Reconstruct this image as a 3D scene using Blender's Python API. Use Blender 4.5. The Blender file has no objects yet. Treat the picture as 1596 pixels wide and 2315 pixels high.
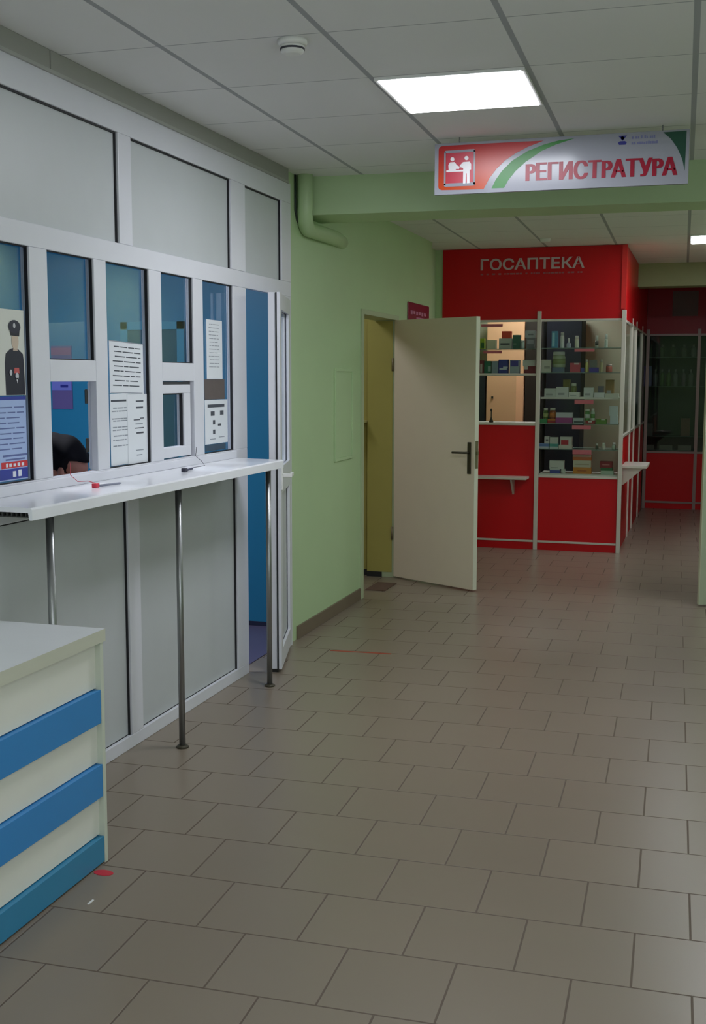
import bpy, bmesh, math, random
from mathutils import Vector, Matrix
random.seed(7)
scene = bpy.context.scene
COL = scene.collection

# ------------------------------------------------------------------ camera
FPX, CX, CY = 2588.8, 798.0, 1157.5
YAW, PITCH, ROLL, EYE = 0.2983, -0.117, -0.0014, 1.553
fw = Vector((-math.sin(YAW)*math.cos(PITCH), math.cos(YAW)*math.cos(PITCH), math.sin(PITCH)))
r0 = Vector((math.cos(YAW), math.sin(YAW), 0))
d0 = fw.cross(r0)
rt = r0*math.cos(ROLL) + d0*math.sin(ROLL)
dn = -r0*math.sin(ROLL) + d0*math.cos(ROLL)
cam_data = bpy.data.cameras.new('camera')
cam_data.sensor_fit = 'VERTICAL'; cam_data.sensor_height = 24.0
cam_data.lens = FPX*24.0/2315.0
cam_data.clip_end = 100
cam = bpy.data.objects.new('camera', cam_data); COL.objects.link(cam)
M = Matrix((rt, -dn, -fw)).transposed().to_4x4()
M.translation = Vector((0, 0, EYE))
cam.matrix_world = M
scene.camera = cam
CAMP = Vector((0, 0, EYE))

def at(x, y, Y):
    """point of the vertical plane Y=const seen at a photo position (used to read off real positions)"""
    v = rt*((x-CX)/FPX) + dn*((y-CY)/FPX) + fw
    return CAMP + v*(Y/v.y)

# ------------------------------------------------------------------ world, light levels, exposure
w = bpy.data.worlds.new('world'); scene.world = w; w.use_nodes = True
w.node_tree.nodes['Background'].inputs[0].default_value = (0.5, 0.55, 0.6, 1)
w.node_tree.nodes['Background'].inputs[1].default_value = 0.02
scene.view_settings.view_transform = 'Standard'
scene.view_settings.look = 'None'
scene.view_settings.gamma = 1
scene.view_settings.use_curve_mapping = False
scene.view_settings.exposure = 0.22
scene.cycles.max_bounces = 16
scene.cycles.diffuse_bounces = 10
LAMP_HALL = 26.0      # the big lit panel by the sign
LAMP_REAR = 17.0       # hall panels behind the camera
LAMP_FAR = 22.0        # panel by the pharmacy
LAMP_KIOSK = 18.0
LAMP_OFFICE = 46.0
LAMP_SIDE = 9.0
WINDOW_FILL = 1.45         # fill glow of the unseen windows added behind the viewpoint
LAMP_COL = (0.90, 0.925, 1.0)

# ------------------------------------------------------------------ materials
def s2l(c):
    return tuple(((v/255)/12.92 if v/255 <= 0.04045 else ((v/255+0.055)/1.055)**2.4) for v in c)
MATS = {}
def mat(name, rgb, rough=0.5, metal=0.0, noise=0.0, nscale=8.0, bump=0.0, spec=0.5, coat=0.0):
    """rgb: surface colour, sRGB 0-255"""
    if name in MATS: return MATS[name]
    m = bpy.data.materials.new(name); m.use_nodes = True
    nt = m.node_tree; b = nt.nodes['Principled BSDF']
    c = s2l(rgb)
    b.inputs['Base Color'].default_value = (*c, 1)
    b.inputs['Roughness'].default_value = rough
    b.inputs['Metallic'].default_value = metal
    b.inputs['Specular IOR Level'].default_value = spec
    b.inputs['Coat Weight'].default_value = coat
    tc = nt.nodes.new('ShaderNodeTexCoord')
    nz = nt.nodes.new('ShaderNodeTexNoise'); nz.inputs['Scale'].default_value = nscale
    nz.inputs['Detail'].default_value = 5
    nt.links.new(tc.outputs['Object'], nz.inputs['Vector'])
    mx = nt.nodes.new('ShaderNodeMix'); mx.data_type = 'RGBA'
    k = noise if noise else 0.03
    mx.inputs[6].default_value = (*[v*(1-k) for v in c], 1)
    mx.inputs[7].default_value = (*[min(1, v*(1+k)) for v in c], 1)
    nt.links.new(nz.outputs['Fac'], mx.inputs[0])
    nt.links.new(mx.outputs[2], b.inputs['Base Color'])
    if bump:
        bp = nt.nodes.new('ShaderNodeBump'); bp.inputs['Strength'].default_value = bump
        bp.inputs['Distance'].default_value = 0.002
        nt.links.new(nz.outputs['Fac'], bp.inputs['Height'])
        nt.links.new(bp.outputs[0], b.inputs['Normal'])
    MATS[name] = m
    return m

def emis(name, rgb, strength):
    m = bpy.data.materials.new(name); m.use_nodes = True
    nt = m.node_tree; b = nt.nodes['Principled BSDF']
    b.inputs['Base Color'].default_value = (0.8, 0.8, 0.8, 1)
    b.inputs['Emission Color'].default_value = (*rgb, 1)
    b.inputs['Emission Strength'].default_value = strength
    return m

def glass(name, tint=(0.93, 0.97, 0.97), refl=1.0):
    m = bpy.data.materials.new(name); m.use_nodes = True
    nt = m.node_tree; nt.nodes.clear()
    out = nt.nodes.new('ShaderNodeOutputMaterial')
    tr = nt.nodes.new('ShaderNodeBsdfTransparent'); tr.inputs[0].default_value = (*tint, 1)
    gl = nt.nodes.new('ShaderNodeBsdfGlossy'); gl.inputs['Roughness'].default_value = 0.02
    fr = nt.nodes.new('ShaderNodeFresnel'); fr.inputs[0].default_value = 1.45
    ml = nt.nodes.new('ShaderNodeMath'); ml.operation = 'MULTIPLY'; ml.inputs[1].default_value = refl
    mx = nt.nodes.new('ShaderNodeMixShader')
    nt.links.new(fr.outputs[0], ml.inputs[0]); nt.links.new(ml.outputs[0], mx.inputs[0])
    nt.links.new(tr.outputs[0], mx.inputs[1]); nt.links.new(gl.outputs[0], mx.inputs[2])
    nt.links.new(mx.outputs[0], out.inputs[0])
    return m

def grid_mat(name, org, yaw, size, half_off, lwu, lwv, col, linecol, rough, vary, bump=0.3, soft=1.4, spec=0.5, patch=0.0, nscale=2.5, size_v=None):
    """procedural tiling laid out in the room's own plan coordinates"""
    m = bpy.data.materials.new(name); m.use_nodes = True
    nt = m.node_tree; L = nt.links; N = nt.nodes
    b = N['Principled BSDF']
    tc = N.new('ShaderNodeTexCoord'); mp = N.new('ShaderNodeMapping')
    c, s = math.cos(-yaw), math.sin(-yaw)
    mp.inputs['Scale'].default_value = (1/size, 1/size, 1)
    mp.inputs['Rotation'].default_value = (0, 0, -yaw)
    mp.inputs['Location'].default_value = (-(c*org[0]-s*org[1])/size, -(s*org[0]+c*org[1])/size, 0)
    L.new(tc.outputs['Object'], mp.inputs[0])
    sp = N.new('ShaderNodeSeparateXYZ'); L.new(mp.outputs[0], sp.inputs[0])
    def ma(op, a, bb=None, cc=None):
        n = N.new('ShaderNodeMath'); n.operation = op
        for i, v in enumerate((a, bb, cc)):
            if v is None: continue
            if isinstance(v, (int, float)): n.inputs[i].default_value = v
            else: L.new(v, n.inputs[i])
        return n.outputs[0]
    u, v = sp.outputs[0], sp.outputs[1]
    row = ma('FLOOR', v)
    if half_off:
        odd = ma('FLOORED_MODULO', row, 2.0)
        u = ma('ADD', u, ma('MULTIPLY', ma('SUBTRACT', 1.0, odd), 0.5))
    colid = ma('FLOOR', u)
    fu = ma('FRACT', u); fv = ma('FRACT', v)
    du = ma('MINIMUM', fu, ma('SUBTRACT', 1.0, fu)); dv = ma('MINIMUM', fv, ma('SUBTRACT', 1.0, fv))
    def edge(d, lw):
        mr = N.new('ShaderNodeMapRange'); mr.interpolation_type = 'SMOOTHSTEP'
        L.new(d, mr.inputs[0]); mr.inputs[1].default_value = lw; mr.inputs[2].default_value = lw*soft
        mr.inputs[3].default_value = 1; mr.inputs[4].default_value = 0
        return mr.outputs[0]
    mask = ma('MAXIMUM', edge(du, lwu), edge(dv, lwv))
    cb = N.new('ShaderNodeCombineXYZ'); L.new(colid, cb.inputs[0]); L.new(row, cb.inputs[1])
    wn = N.new('ShaderNodeTexWhiteNoise'); wn.noise_dimensions = '2D'; L.new(cb.outputs[0], wn.inputs['Vector'])
    nz = N.new('ShaderNodeTexNoise'); nz.inputs['Scale'].default_value = nscale; nz.inputs['Detail'].default_value = 6
    L.new(tc.outputs['Object'], nz.inputs['Vector'])
    f = ma('ADD', ma('MULTIPLY', wn.outputs['Value'], vary), ma('MULTIPLY', nz.outputs['Fac'], patch))
    f = ma('ADD', f, 1.0 - vary/2 - patch/2)
    base = N.new('ShaderNodeMix'); base.data_type = 'RGBA'; base.blend_type = 'MULTIPLY'
    base.inputs[0].default_value = 1
    base.inputs[6].default_value = (*s2l(col), 1)
    cc = N.new('ShaderNodeCombineColor')
    for i in range(3): L.new(f, cc.inputs[i])
    L.new(cc.outputs[0], base.inputs[7])
    mx = N.new('ShaderNodeMix'); mx.data_type = 'RGBA'
    L.new(mask, mx.inputs[0]); L.new(base.outputs[2], mx.inputs[6]); mx.inputs[7].default_value = (*s2l(linecol), 1)
    L.new(mx.outputs[2], b.inputs['Base Color'])
    b.inputs['Specular IOR Level'].default_value = spec
    L.new(ma('ADD', ma('MULTIPLY', mask, 0.4), ma('ADD', rough, ma('MULTIPLY', nz.outputs['Fac'], 0.0))), b.inputs['Roughness'])
    bp = N.new('ShaderNodeBump'); bp.invert = True; bp.inputs['Strength'].default_value = bump; bp.inputs['Distance'].default_value = 0.002
    L.new(mask, bp.inputs['Height']); L.new(bp.outputs[0], b.inputs['Normal'])
    return m

FLOOR_M = grid_mat('floor_tiles', (0.0175, 2.865), 0.0249, 0.301, True, 0.0065, 0.0065, (130, 118, 104), (92, 78, 66), 0.31, 0.06, bump=0.5, soft=1.8, patch=0.02, nscale=1.2)
CEIL_M = grid_mat('ceiling_tiles', (-1.8579, 3.179), 0.0195, 0.6, False, 0.016, 0.0045, (228, 228, 228), (170, 172, 176), 0.85, 0.02, bump=0.25, soft=1.25, spec=0.2, patch=0.03)
PVC = mat('white_pvc', (212, 213, 221), 0.32)
PVCP = mat('white_pvc_panel', (188, 192, 195), 0.42)
GASKET = mat('black_gasket', (22, 22, 28), 0.6)
SEAM = mat('grey_shadow_seam', (95, 96, 100), 0.7)
GREEN = mat('green_wall_paint', (180, 204, 160), 0.45, noise=0.04, nscale=3, bump=0.1)
SKIRT = mat('brown_grey_skirting_tile', (112, 98, 82), 0.4, noise=0.06)
YELLOW = mat('yellow_wall_paint', (168, 158, 84), 0.6, noise=0.04)
BLUE = mat('blue_wall_paint', (34, 120, 160), 0.45, noise=0.05, nscale=1.5)
CREAM = mat('beige_door_paint', (222, 208, 188), 0.4, noise=0.02)
CREAMG = mat('greenish_door_paint', (176, 186, 160), 0.4)
RED = mat('red_laminate', (192, 10, 20), 0.36, noise=0.03, spec=0.3)
DRED = mat('dark_red_laminate', (150, 6, 30), 0.4, spec=0.3)
ALU = mat('aluminium_profile', (205, 200, 190), 0.35, 0.25)
CHROME = mat('chrome_tube', (150, 152, 152), 0.34, 0.85)
DARKM = mat('dark_metal', (62, 58, 44), 0.45, 0.3)
BOARDBLUE = mat('blue_laminate_board', (52, 132, 196), 0.4)
BOARDTEAL = mat('blue_teal_laminate_board', (46, 128, 168), 0.4)
WHLAM = mat('white_laminate', (222, 222, 212), 0.45)
WHTOP = mat('grey_white_worktop', (226, 229, 232), 0.35)
EDGEB = mat('cream_edge_banding', (196, 197, 180), 0.5)
GLASS = glass('clear_pane', (0.95, 0.98, 0.99), 0.22)
GLASS2 = glass('display_glass', (0.90, 0.93, 0.91), 0.3)
PAPER = mat('white_paper', (214, 218, 224), 0.7)
INK = mat('dark_print', (70, 74, 84), 0.7)
INKG = mat('grey_print', (140, 146, 156), 0.7)
WHITE = mat('white_plastic', (228, 228, 226), 0.4)
BLACK = mat('black_plastic', (26, 26, 28), 0.4)
SIGNW = mat('sign_white_face', (150, 152, 162), 0.16, spec=0.25)
SIGNR = mat('sign_red_print', (148, 24, 48), 0.3, spec=0.3)
SIGNG = mat('sign_green_print', (38, 122, 44), 0.3, spec=0.3)
SIGNT = mat('sign_dark_green_print', (26, 72, 56), 0.3)
SIGNB = mat('sign_blue_print', (44, 48, 130), 0.3)

def colmat(rgb, rough=0.5):
    return mat('paint_%d_%d_%d' % tuple(rgb), rgb, rough)

# ------------------------------------------------------------------ mesh helpers
def add_box(bm, x0, x1, y0, y1, z0, z1, mi=0, rz=0.0, piv=None):
    xs = (min(x0, x1), max(x0, x1)); ys = (min(y0, y1), max(y0, y1)); zs = (min(z0, z1), max(z0, z1))
    v = [bm.verts.new((x, y, z)) for x in xs for y in ys for z in zs]
    q = [(0, 1, 3, 2), (4, 6, 7, 5), (0, 4, 5, 1), (2, 3, 7, 6), (0, 2, 6, 4), (1, 5, 7, 3)]
    for f in q:
        ff = bm.faces.new([v[i] for i in f]); ff.material_index = mi
    if rz:
        p = Vector(piv) if piv else Vector(((xs[0]+xs[1])/2, (ys[0]+ys[1])/2, 0))
        bmesh.ops.rotate(bm, cent=p, matrix=Matrix.Rotation(rz, 3, 'Z'), verts=v)
    return v

def add_prism(bm, pts, frm, depth, mi=0):
    """pts: 2D outline; frm: function (u,v,w)->world point; w runs 0..depth"""
    n = len(pts)
    a = [bm.verts.new(frm(u, v, 0)) for u, v in pts]
    b = [bm.verts.new(frm(u, v, depth)) for u, v in pts]
    f1 = bm.faces.new(a); f2 = bm.faces.new(b[::-1])
    fs = [f1, f2]
    for i in range(n):
        fs.append(bm.faces.new((a[i], b[i], b[(i+1) % n], a[(i+1) % n])))
    for f in fs: f.material_index = mi
    return a+b

def add_tube(bm, path, r, seg=12, mi=0, caps=True):
    path = [Vector(p) for p in path]; rings = []
    up = None
    for i, p in enumerate(path):
        if i == 0: d = path[1]-p
        elif i == len(path)-1: d = p-path[i-1]
        else: d = (path[i+1]-p).normalized()+(p-path[i-1]).normalized()
        d.normalize()
        if up is None:
            up = Vector((0, 0, 1)) if abs(d.z) < 0.9 else Vector((1, 0, 0))
        a = d.cross(up).normalized(); up = a.cross(d).normalized()
        rr = r[i] if isinstance(r, (list, tuple)) else r
        rings.append([bm.verts.new(p + (a*math.cos(t)+up*math.sin(t))*rr) for t in [2*math.pi*k/seg for k in range(seg)]])
    for i in range(len(rings)-1):
        for k in range(seg):
            f = bm.faces.new((rings[i][k], rings[i][(k+1) % seg], rings[i+1][(k+1) % seg], rings[i+1][k])); f.material_index = mi; f.smooth = True
    if caps:
        bm.faces.new(rings[0][::-1]).material_index = mi; bm.faces.new(rings[-1]).material_index = mi

def add_lathe(bm, prof, c, seg=20, mi=0):
    c = Vector(c); rings = []
    for r, z in prof:
        rings.append([bm.verts.new(c+Vector((r*math.cos(t), r*math.sin(t), z))) for t in [2*math.pi*k/seg for k in range(seg)]])
    for i in range(len(rings)-1):
        for k in range(seg):
            f = bm.faces.new((rings[i][k], rings[i][(k+1) % seg], rings[i+1][(k+1) % seg], rings[i+1][k])); f.material_index = mi; f.smooth = True
    bm.faces.new(rings[0][::-1]).material_index = mi; bm.faces.new(rings[-1]).material_index = mi

def obj(name, bm, mats, parent=None, bevel=0.0, label=None, seg=2):
    bmesh.ops.recalc_face_normals(bm, faces=bm.faces)
    me = bpy.data.meshes.new(name); bm.to_mesh(me); bm.free()
    if parent is not None:
        off = Vector((0, 0, 0)); p = parent
        if 'org' in p.keys(): off = Vector(p['org'])
        me.transform(Matrix.Translation(-off))
    for m in (mats if isinstance(mats, (list, tuple)) else [mats]): me.materials.append(m)
    o = bpy.data.objects.new(name, me); COL.objects.link(o)
    if parent is not None: o.parent = parent
    if bevel:
        bv = o.modifiers.new('bevel', 'BEVEL'); bv.width = bevel; bv.segments = seg; bv.limit_method = 'ANGLE'
        bv.harden_normals = False
    if label: o['label'] = label
    return o

ORG = {}
def thing(name, label, cat, loc=(0, 0, 0), group=None, kind=None):
    o = bpy.data.objects.new(name, None); COL.objects.link(o)
    o.location = loc; o.empty_display_size = 0.1
    ORG[o.name] = Vector(loc)
    if kind: o['kind'] = kind
    if label: o['label'] = label
    if cat: o['category'] = cat
    if group: o['group'] = group
    return o

def part(name, bm, mats, parent, bevel=0.0, label=None, grand=False):
    """mesh built in world coordinates, hung under its thing"""
    bmesh.ops.recalc_face_normals(bm, faces=bm.faces)
    me = bpy.data.meshes.new(name); bm.to_mesh(me); bm.free()
    root = parent
    off = Vector((0, 0, 0))
    while root is not None:
        off += ORG.get(root.name, Vector((0, 0, 0))); root = root.parent
    me.transform(Matrix.Translation(-off))
    for m in (mats if isinstance(mats, (list, tuple)) else [mats]): me.materials.append(m)
    o = bpy.data.objects.new(name, me); COL.objects.link(o); o.parent = parent
    if bevel:
        bv = o.modifiers.new('bevel', 'BEVEL'); bv.width = bevel; bv.segments = 2; bv.limit_method = 'ANGLE'
    if label: o['label'] = label
    return o

def tag(o, label, cat, group=None, kind=None):
    o['label'] = label; o['category'] = cat
    if group: o['group'] = group
    if kind: o['kind'] = kind
    return o

def struct(name, bm, mats, bevel=0.0):
    o = obj(name, bm, mats, None, bevel); o['kind'] = 'structure'; return o

def boxes(lst):
    bm = bmesh.new()
    for b in lst: add_box(bm, *b)
    return bm

def text_bm(txt, x0, x1, z0, z1, Y, depth=0.002, bold=0.0, shear=0.0, fat=0.0):
    """letters standing on the plane Y, filling the given rectangle"""
    cu = bpy.data.curves.new('t', 'FONT'); cu.body = txt; cu.size = 1.0; cu.extrude = 0.02; cu.offset = bold; cu.resolution_u = 3
    to = bpy.data.objects.new('t', cu); COL.objects.link(to)
    dg = bpy.context.evaluated_depsgraph_get(); dg.update()
    me = bpy.data.meshes.new_from_object(to.evaluated_get(dg))
    bpy.data.objects.remove(to); bpy.data.curves.remove(cu)
    xs = [v.co.x for v in me.vertices]; ys = [v.co.y for v in me.vertices]
    ax, bx, ay, by = min(xs), max(xs), min(ys), max(ys)
    for v in me.vertices:
        u = (v.co.x-ax)/(bx-ax); t = (v.co.y-ay)/(by-ay)
        dd = Y - (depth if v.co.z > 0 else 0)
        v.co = Vector((x0+u*(x1-x0), dd, z0+t*(z1-z0)+shear*u))
    bm = bmesh.new()
    for k_ in ((0,) if not fat else (-1, 0, 1)):
        n0 = len(bm.verts); bm.from_mesh(me); bm.verts.ensure_lookup_table()
        for v in bm.verts[n0:]: v.co.x += k_*fat; v.co.y -= 0.0002*k_; v.co.z += 0.0
    bmesh.ops.remove_doubles(bm, verts=bm.verts, dist=2e-5)
    bpy.data.meshes.remove(me)
    return bm

XW = -2.263          # face of the glazed partition
XG = -2.29           # face of the green wall
H = 2.70
BX, BY = XG, 6.40    # beam

# ================================================================== SHELL
struct('floor', boxes([(-6.2, 2.6, -4.2, 16.6, -0.08, 0.0)]), FLOOR_M)
struct('ceiling', boxes([(-6.2, 2.6, -4.2, 16.6, H, H+0.08)]), CEIL_M)

# green wall: solid behind the camera side, stretch between office door and room door, above the door, beyond
bm = boxes([(XG-0.16, XG, -4.0, 1.9, 0, H)])
add_box(bm, XG-0.05, XG, 6.165, 6.60, 0, H); add_box(bm, XG-0.16, XG, 6.60, 7.63, 0, H)
add_box(bm, XG-0.16, XG, 7.63, 8.56, 2.005, H)
add_box(bm, XG-0.16, XG, 8.56, 9.74, 0, H)
add_box(bm, XG-0.16, XG-0.11, 9.74, 12.3, 0, H); add_box(bm, XG-0.11, -2.335, 10.36, 10.40, 0, H)
add_box(bm, XG-0.16, XW-0.03, 1.9, 6.165, 2.626, H)       # strip of wall over the partition
struct('wall_left', bm, GREEN)
bm = boxes([(1.55, 1.7, -4.0, 6.4, 0, H), (0.86, 1.7, 6.4, 7.9, 0, H), (0.86, 1.0, 7.9, 8.85, 2.005, H), (0.86, 1.0, 8.85, 16.4, 0, H)])
struct('wall_right', bm, GREEN)
struct('wall_rear', boxes([(-6.1, 1.7, -4.15, -4.0, 0, H)]), GREEN)
FILL_M = emis('added_fill_pane', (0.86, 0.93, 1.0), WINDOW_FILL)  # glowing panes added as fill light for the hall
def fill_window(n, axis, c, a0, a1, z0, z1):
    t = thing('window_%d' % n, None, None, (c if axis == 'x' else (a0+a1)/2, (a0+a1)/2 if axis == 'x' else c, z0), kind='structure')
    def bx(bm, a, b, d0_, d1_, p, q):
        if axis == 'x': add_box(bm, c-d1_, c-d0_, a, b, p, q)
        else: add_box(bm, a, b, c+d0_, c+d1_, p, q)
    bm = bmesh.new(); f = 0.06
    bx(bm, a0-f, a1+f, 0, 0.05, z0-f, z0); bx(bm, a0-f, a1+f, 0, 0.05, z1, z1+f)
    k = 3
    for i in range(k+1):
        x = a0+(a1-a0)*i/k; bx(bm, x-f/2-(f/2 if i == 0 else 0), x+f/2+(f/2 if i == k else 0), 0, 0.05, z0, z1)
    part('window_frame', bm, PVC, t)
    for i in range(k):
        bm = bmesh.new(); xa, xb = a0+(a1-a0)*i/k+f/2, a0+(a1-a0)*(i+1)/k-f/2
        bx(bm, xa, xb, 0.012, 0.018, z0, z1); part('window_pane', bm, FILL_M, t)
fill_window(1, 'x', 1.55, -3.4, 2.6, 0.85, 2.35)  # unseen window, added to light ceiling and walls from the right
fill_window(2, 'y', -4.0, 0.15, 1.40, 0.85, 2.35)  # unseen window, added for ambient light from the rear
struct('wall_far', boxes([(-6.1, 1.7, 16.4, 16.55, 0, H)]), GREEN)
# beam over the passage, its front face a little out of square like the ceiling grid
bm = bmesh.new()
def beam(bm, x0, x1, ya, yb, z0, sk=0.045):
    pts = [(x0, ya), (x1, ya+sk*(x1-x0)), (x1, yb+sk*0.5*(x1-x0)), (x0, yb)]
    add_prism(bm, pts, lambda u, v, w_: Vector((u, v, z0+w_)), H-z0)
beam(bm, XG, 1.56, 6.40, 6.77, 2.484)
struct('wall_beam', bm, GREEN)
bm = bmesh.new(); beam(bm, -0.71, 0.87, 12.13, 12.40, 2.47, 0.0)
struct('wall_header', bm, mat('olive_green_header_paint', (150, 156, 112), 0.5, noise=0.03))
# skirting on the green wall
struct('baseboard_left', boxes([(XG, XG+0.012, 6.30, 7.60, 0, 0.08), (XG, XG+0.012, 8.66, 9.74, 0, 0.08)]), SKIRT, 0.002)
# strip over the glazed partition
bm = boxes([(XW-0.03, XW+0.006, 1.9, 3.697, 2.627, H), (XW-0.03, XW+0.006, 3.703, 6.12, 2.627, H)])
struct('trim_1', bm, mat('grey_cornice_strip', (148, 149, 142), 0.6), 0.003)
struct('trim_2', boxes([(XW-0.002, XW+0.010, 1.9, 6.12, 2.620, 2.632)]), mat('cornice_lip', (160, 161, 156), 0.5))

# office behind the partition
bm = boxes([(-5.2, XG-0.162, 6.58, 6.70, 0, H), (XG-0.17, XG-0.051, 6.58, 6.599, 0, H)])
struct('wall_office_far', bm, BLUE)
struct('wall_office_side', boxes([(-5.3, -5.2, 1.2, 6.7, 0, H)]), BLUE)
struct('wall_office_near', boxes([(-5.3, XG-0.16, 1.1, 1.2, 0, H)]), BLUE)
struct('baseboard_office', boxes([(-5.2, XG-0.16, 6.568, 6.58, 0, 0.03)]), mat('dark_office_skirting', (36, 40, 66), 0.5))
# office floor covering
struct('floor_office', boxes([(-5.2, XW-0.065, 1.2, 6.57, 0.0, 0.004)]), mat('dark_violet_linoleum', (96, 88, 116), 0.35, noise=0.12, nscale=3))

# room behind the open beige door
bm = boxes([(-4.4, XG-0.16, 8.66, 8.78, 0, H), (-4.5, -4.4, 6.8, 8.78, 0, H)])
add_box(bm, -2.62, XG-0.16, 8.60, 8.66, 0, H)
struct('wall_side_room', bm, YELLOW)
struct('baseboard_side_room', boxes([(-4.4, -2.62, 8.645, 8.66, 0, 0.06), (-2.62, XG-0.165, 8.585, 8.60, 0, 0.045)]), mat('black_skirting', (34, 34, 38), 0.5))
struct('wall_side_room_near', boxes([(-4.5, XG-0.16, 6.75, 6.85, 0, H)]), YELLOW)

# ================================================================== GLAZED PARTITION
part_root = thing('wall_partition', None, None, (XW, 4.0, 0), kind='structure')
FD = 0.030
def bar(bm, y0, y1, z0, z1, xf=XW, d=FD): add_box(bm, xf-d, xf, y0, y1, z0, z1)
wins = [(2.72, 3.07), (3.185, 3.536), (3.650, 3.976), (4.070, 4.432), (4.545, 4.866), (4.973, 5.332)]
bm = bmesh.new()
bar(bm, 1.9, 6.165, 2.515, 2.626)
bar(bm, 1.9, 6.165, 2.003, 2.084)
bar(bm, 1.9, 5.50, 1.055, 1.190)
bar(bm, 1.9, 5.50, 0.0, 0.056)
for a, b in ((1.9, 2.0), (3.06, 3.165), (4.188, 4.296), (5.318, 5.50), (6.022, 6.165)): bar(bm, a, b, 2.084, 2.515)
e = [1.9] + [v for wv in wins for v in wv] + [5.50]
for a, b in zip(e[0::2], e[1::2]): bar(bm, a, b, 1.190, 2.003)
for a, b in ((1.9, 2.0), (3.10, 3.20), (4.205, 4.305), (5.356, 5.50)): bar(bm, a, b, 0.056, 1.055)
bar(bm, 6.05, 6.165, 0.0, 2.003)
for k in (2, 4): bar(bm, wins[k][0], wins[k][1], 1.536, 1.616)
part('partition_frame', bm, PVC, part_root, 0.0025)
def panel(y0, y1, z0, z1, name, m=PVCP):
    bm = bmesh.new(); add_box(bm, XW-0.045, XW-0.018, y0, y1, z0, z1)
    p = part(name, bm, m, part_root)
    g = 0.006; bm = bmesh.new(); xa, xb = XW-0.018, XW-0.010
    add_box(bm, xa, xb, y0, y0+g, z0, z1); add_box(bm, xa, xb, y1-g, y1, z0, z1)
    add_box(bm, xa, xb, y0+g, y1-g, z1-g, z1); add_box(bm, xa, xa+0.003, y0+g, y1-g, z0, z0+0.0025)
    part('panel_seal', bm, GASKET, p)
for a, b in ((2.0, 3.06), (3.165, 4.188), (4.296, 5.318), (5.50, 6.022)): panel(a, b, 2.084, 2.515, 'upper_panel')
for a, b in ((2.0, 3.10), (3.20, 4.205), (4.305, 5.356)): panel(a, b, 0.056, 1.055, 'lower_panel')
def pane(y0, y1, z0, z1):
    bm = bmesh.new(); add_box(bm, XW-0.024, XW-0.020, y0, y1, z0, z1)
    p = part('window_pane', bm, GLASS, part_root)
    g = 0.004; bm = bmesh.new(); xa, xb = XW-0.020, XW-0.008
    add_box(bm, xa, xb, y0, y0+g, z0, z1); add_box(bm, xa, xb, y1-g, y1, z0, z1)
    add_box(bm, xa, xb, y0+g, y1-g, z1-g, z1); add_box(bm, xa, xb, y0+g, y1-g, z0, z0+g)
    part('pane_seal', bm, GASKET, p)
    return p
for i, (a, b) in enumerate(wins):
    if i in (2, 4): pane(a, b, 1.616, 2.003)
    else: pane(a, b, 1.190, 2.003)
# inner side of the frame bars, seen through the panes beside each mullion
bm = bmesh.new()
for a, b in wins: add_box(bm, XW-0.040, XW-FD-0.001, b+0.004, b+0.06, 1.19, 2.003)
part('inner_mullion', bm, mat('inner_pvc', (205, 208, 222), 0.4), part_root, 0.003)
# closed small casement in the fifth opening
a, b = wins[4]; z0, z1 = 1.190, 1.536
bm = bmesh.new(); xs0, xs1 = XW-0.05, XW-0.012
add_box(bm, xs0, xs1, a+0.008, b-0.018, z0+0.006, z0+0.052); add_box(bm, xs0, xs1, a+0.008, b-0.018, z1-0.055, z1-0.016)
add_box(bm, xs0, xs1, a+0.008, a+0.020, z0+0.052, z1-0.055); add_box(bm, xs0, xs1, b-0.085, b-0.018, z0+0.052, z1-0.055)
sash = part('window_sash', bm, PVC, part_root, 0.002, 'closed small casement')
bm = boxes([(XW-0.038, XW-0.034, a+0.02, b-0.085, z0+0.052, z1-0.055)]); part('sash_pane', bm, GLASS, sash)
bm = boxes([(XW-0.034, XW-0.02, b-0.091, b-0.085, z0+0.052, z1-0.055), (XW-0.034, XW-0.02, a+0.02, b-0.091, z1-0.061, z1-0.055)])
part('sash_seal', bm, GASKET, sash)
bm = boxes([(XW-0.05, XW-0.02, b-0.018, b-0.004, z0, z1-0.002), (XW-0.05, XW-0.02, a, b-0.018, z1-0.016, z1-0.003)]); part('sash_gap', bm, SEAM, part_root)
# open casement swung into the office at the third opening
a, b = wins[2]
bm = bmesh.new()
hp_ = Vector((XW-0.042, b+0.004, 0)); ang = math.radians(150)       # swing from the frame plane
du_ = Vector((-math.sin(ang), -math.cos(ang), 0)); dv_ = Vector((du_.y, -du_.x, 0))
def sb(bm, s0, s1, t0, t1, z0, z1):
    q = [hp_+du_*s+dv_*t for s, t in ((s0, t0), (s1, t0), (s1, t1), (s0, t1))]
    add_prism(bm, [(p.x, p.y) for p in q], lambda u, v, w_: Vector((u, v, z0+w_)), z1-z0)
bm = bmesh.new()
sb(bm, 0, 0.31, 0, 0.03, 1.196, 1.245); sb(bm, 0, 0.31, 0, 0.03, 1.485, 1.530); sb(bm, 0, 0.05, 0, 0.03, 1.245, 1.485); sb(bm, 0.26, 0.31, 0, 0.03, 1.245, 1.485)
sash = part('window_sash', bm, PVC, part_root, 0.002, 'small casement swung open into the office')
bm = bmesh.new(); sb(bm, 0.05, 0.26, 0.013, 0.017, 1.245, 1.485); part('sash_pane', bm, GLASS, sash)
for zz in (1.26, 1.45):
    bm = bmesh.new(); sb(bm, 0.0, 0.02, -0.012, 0.0, zz, zz+0.055); part('hinge', bm, BLACK, sash, 0.002)

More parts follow.
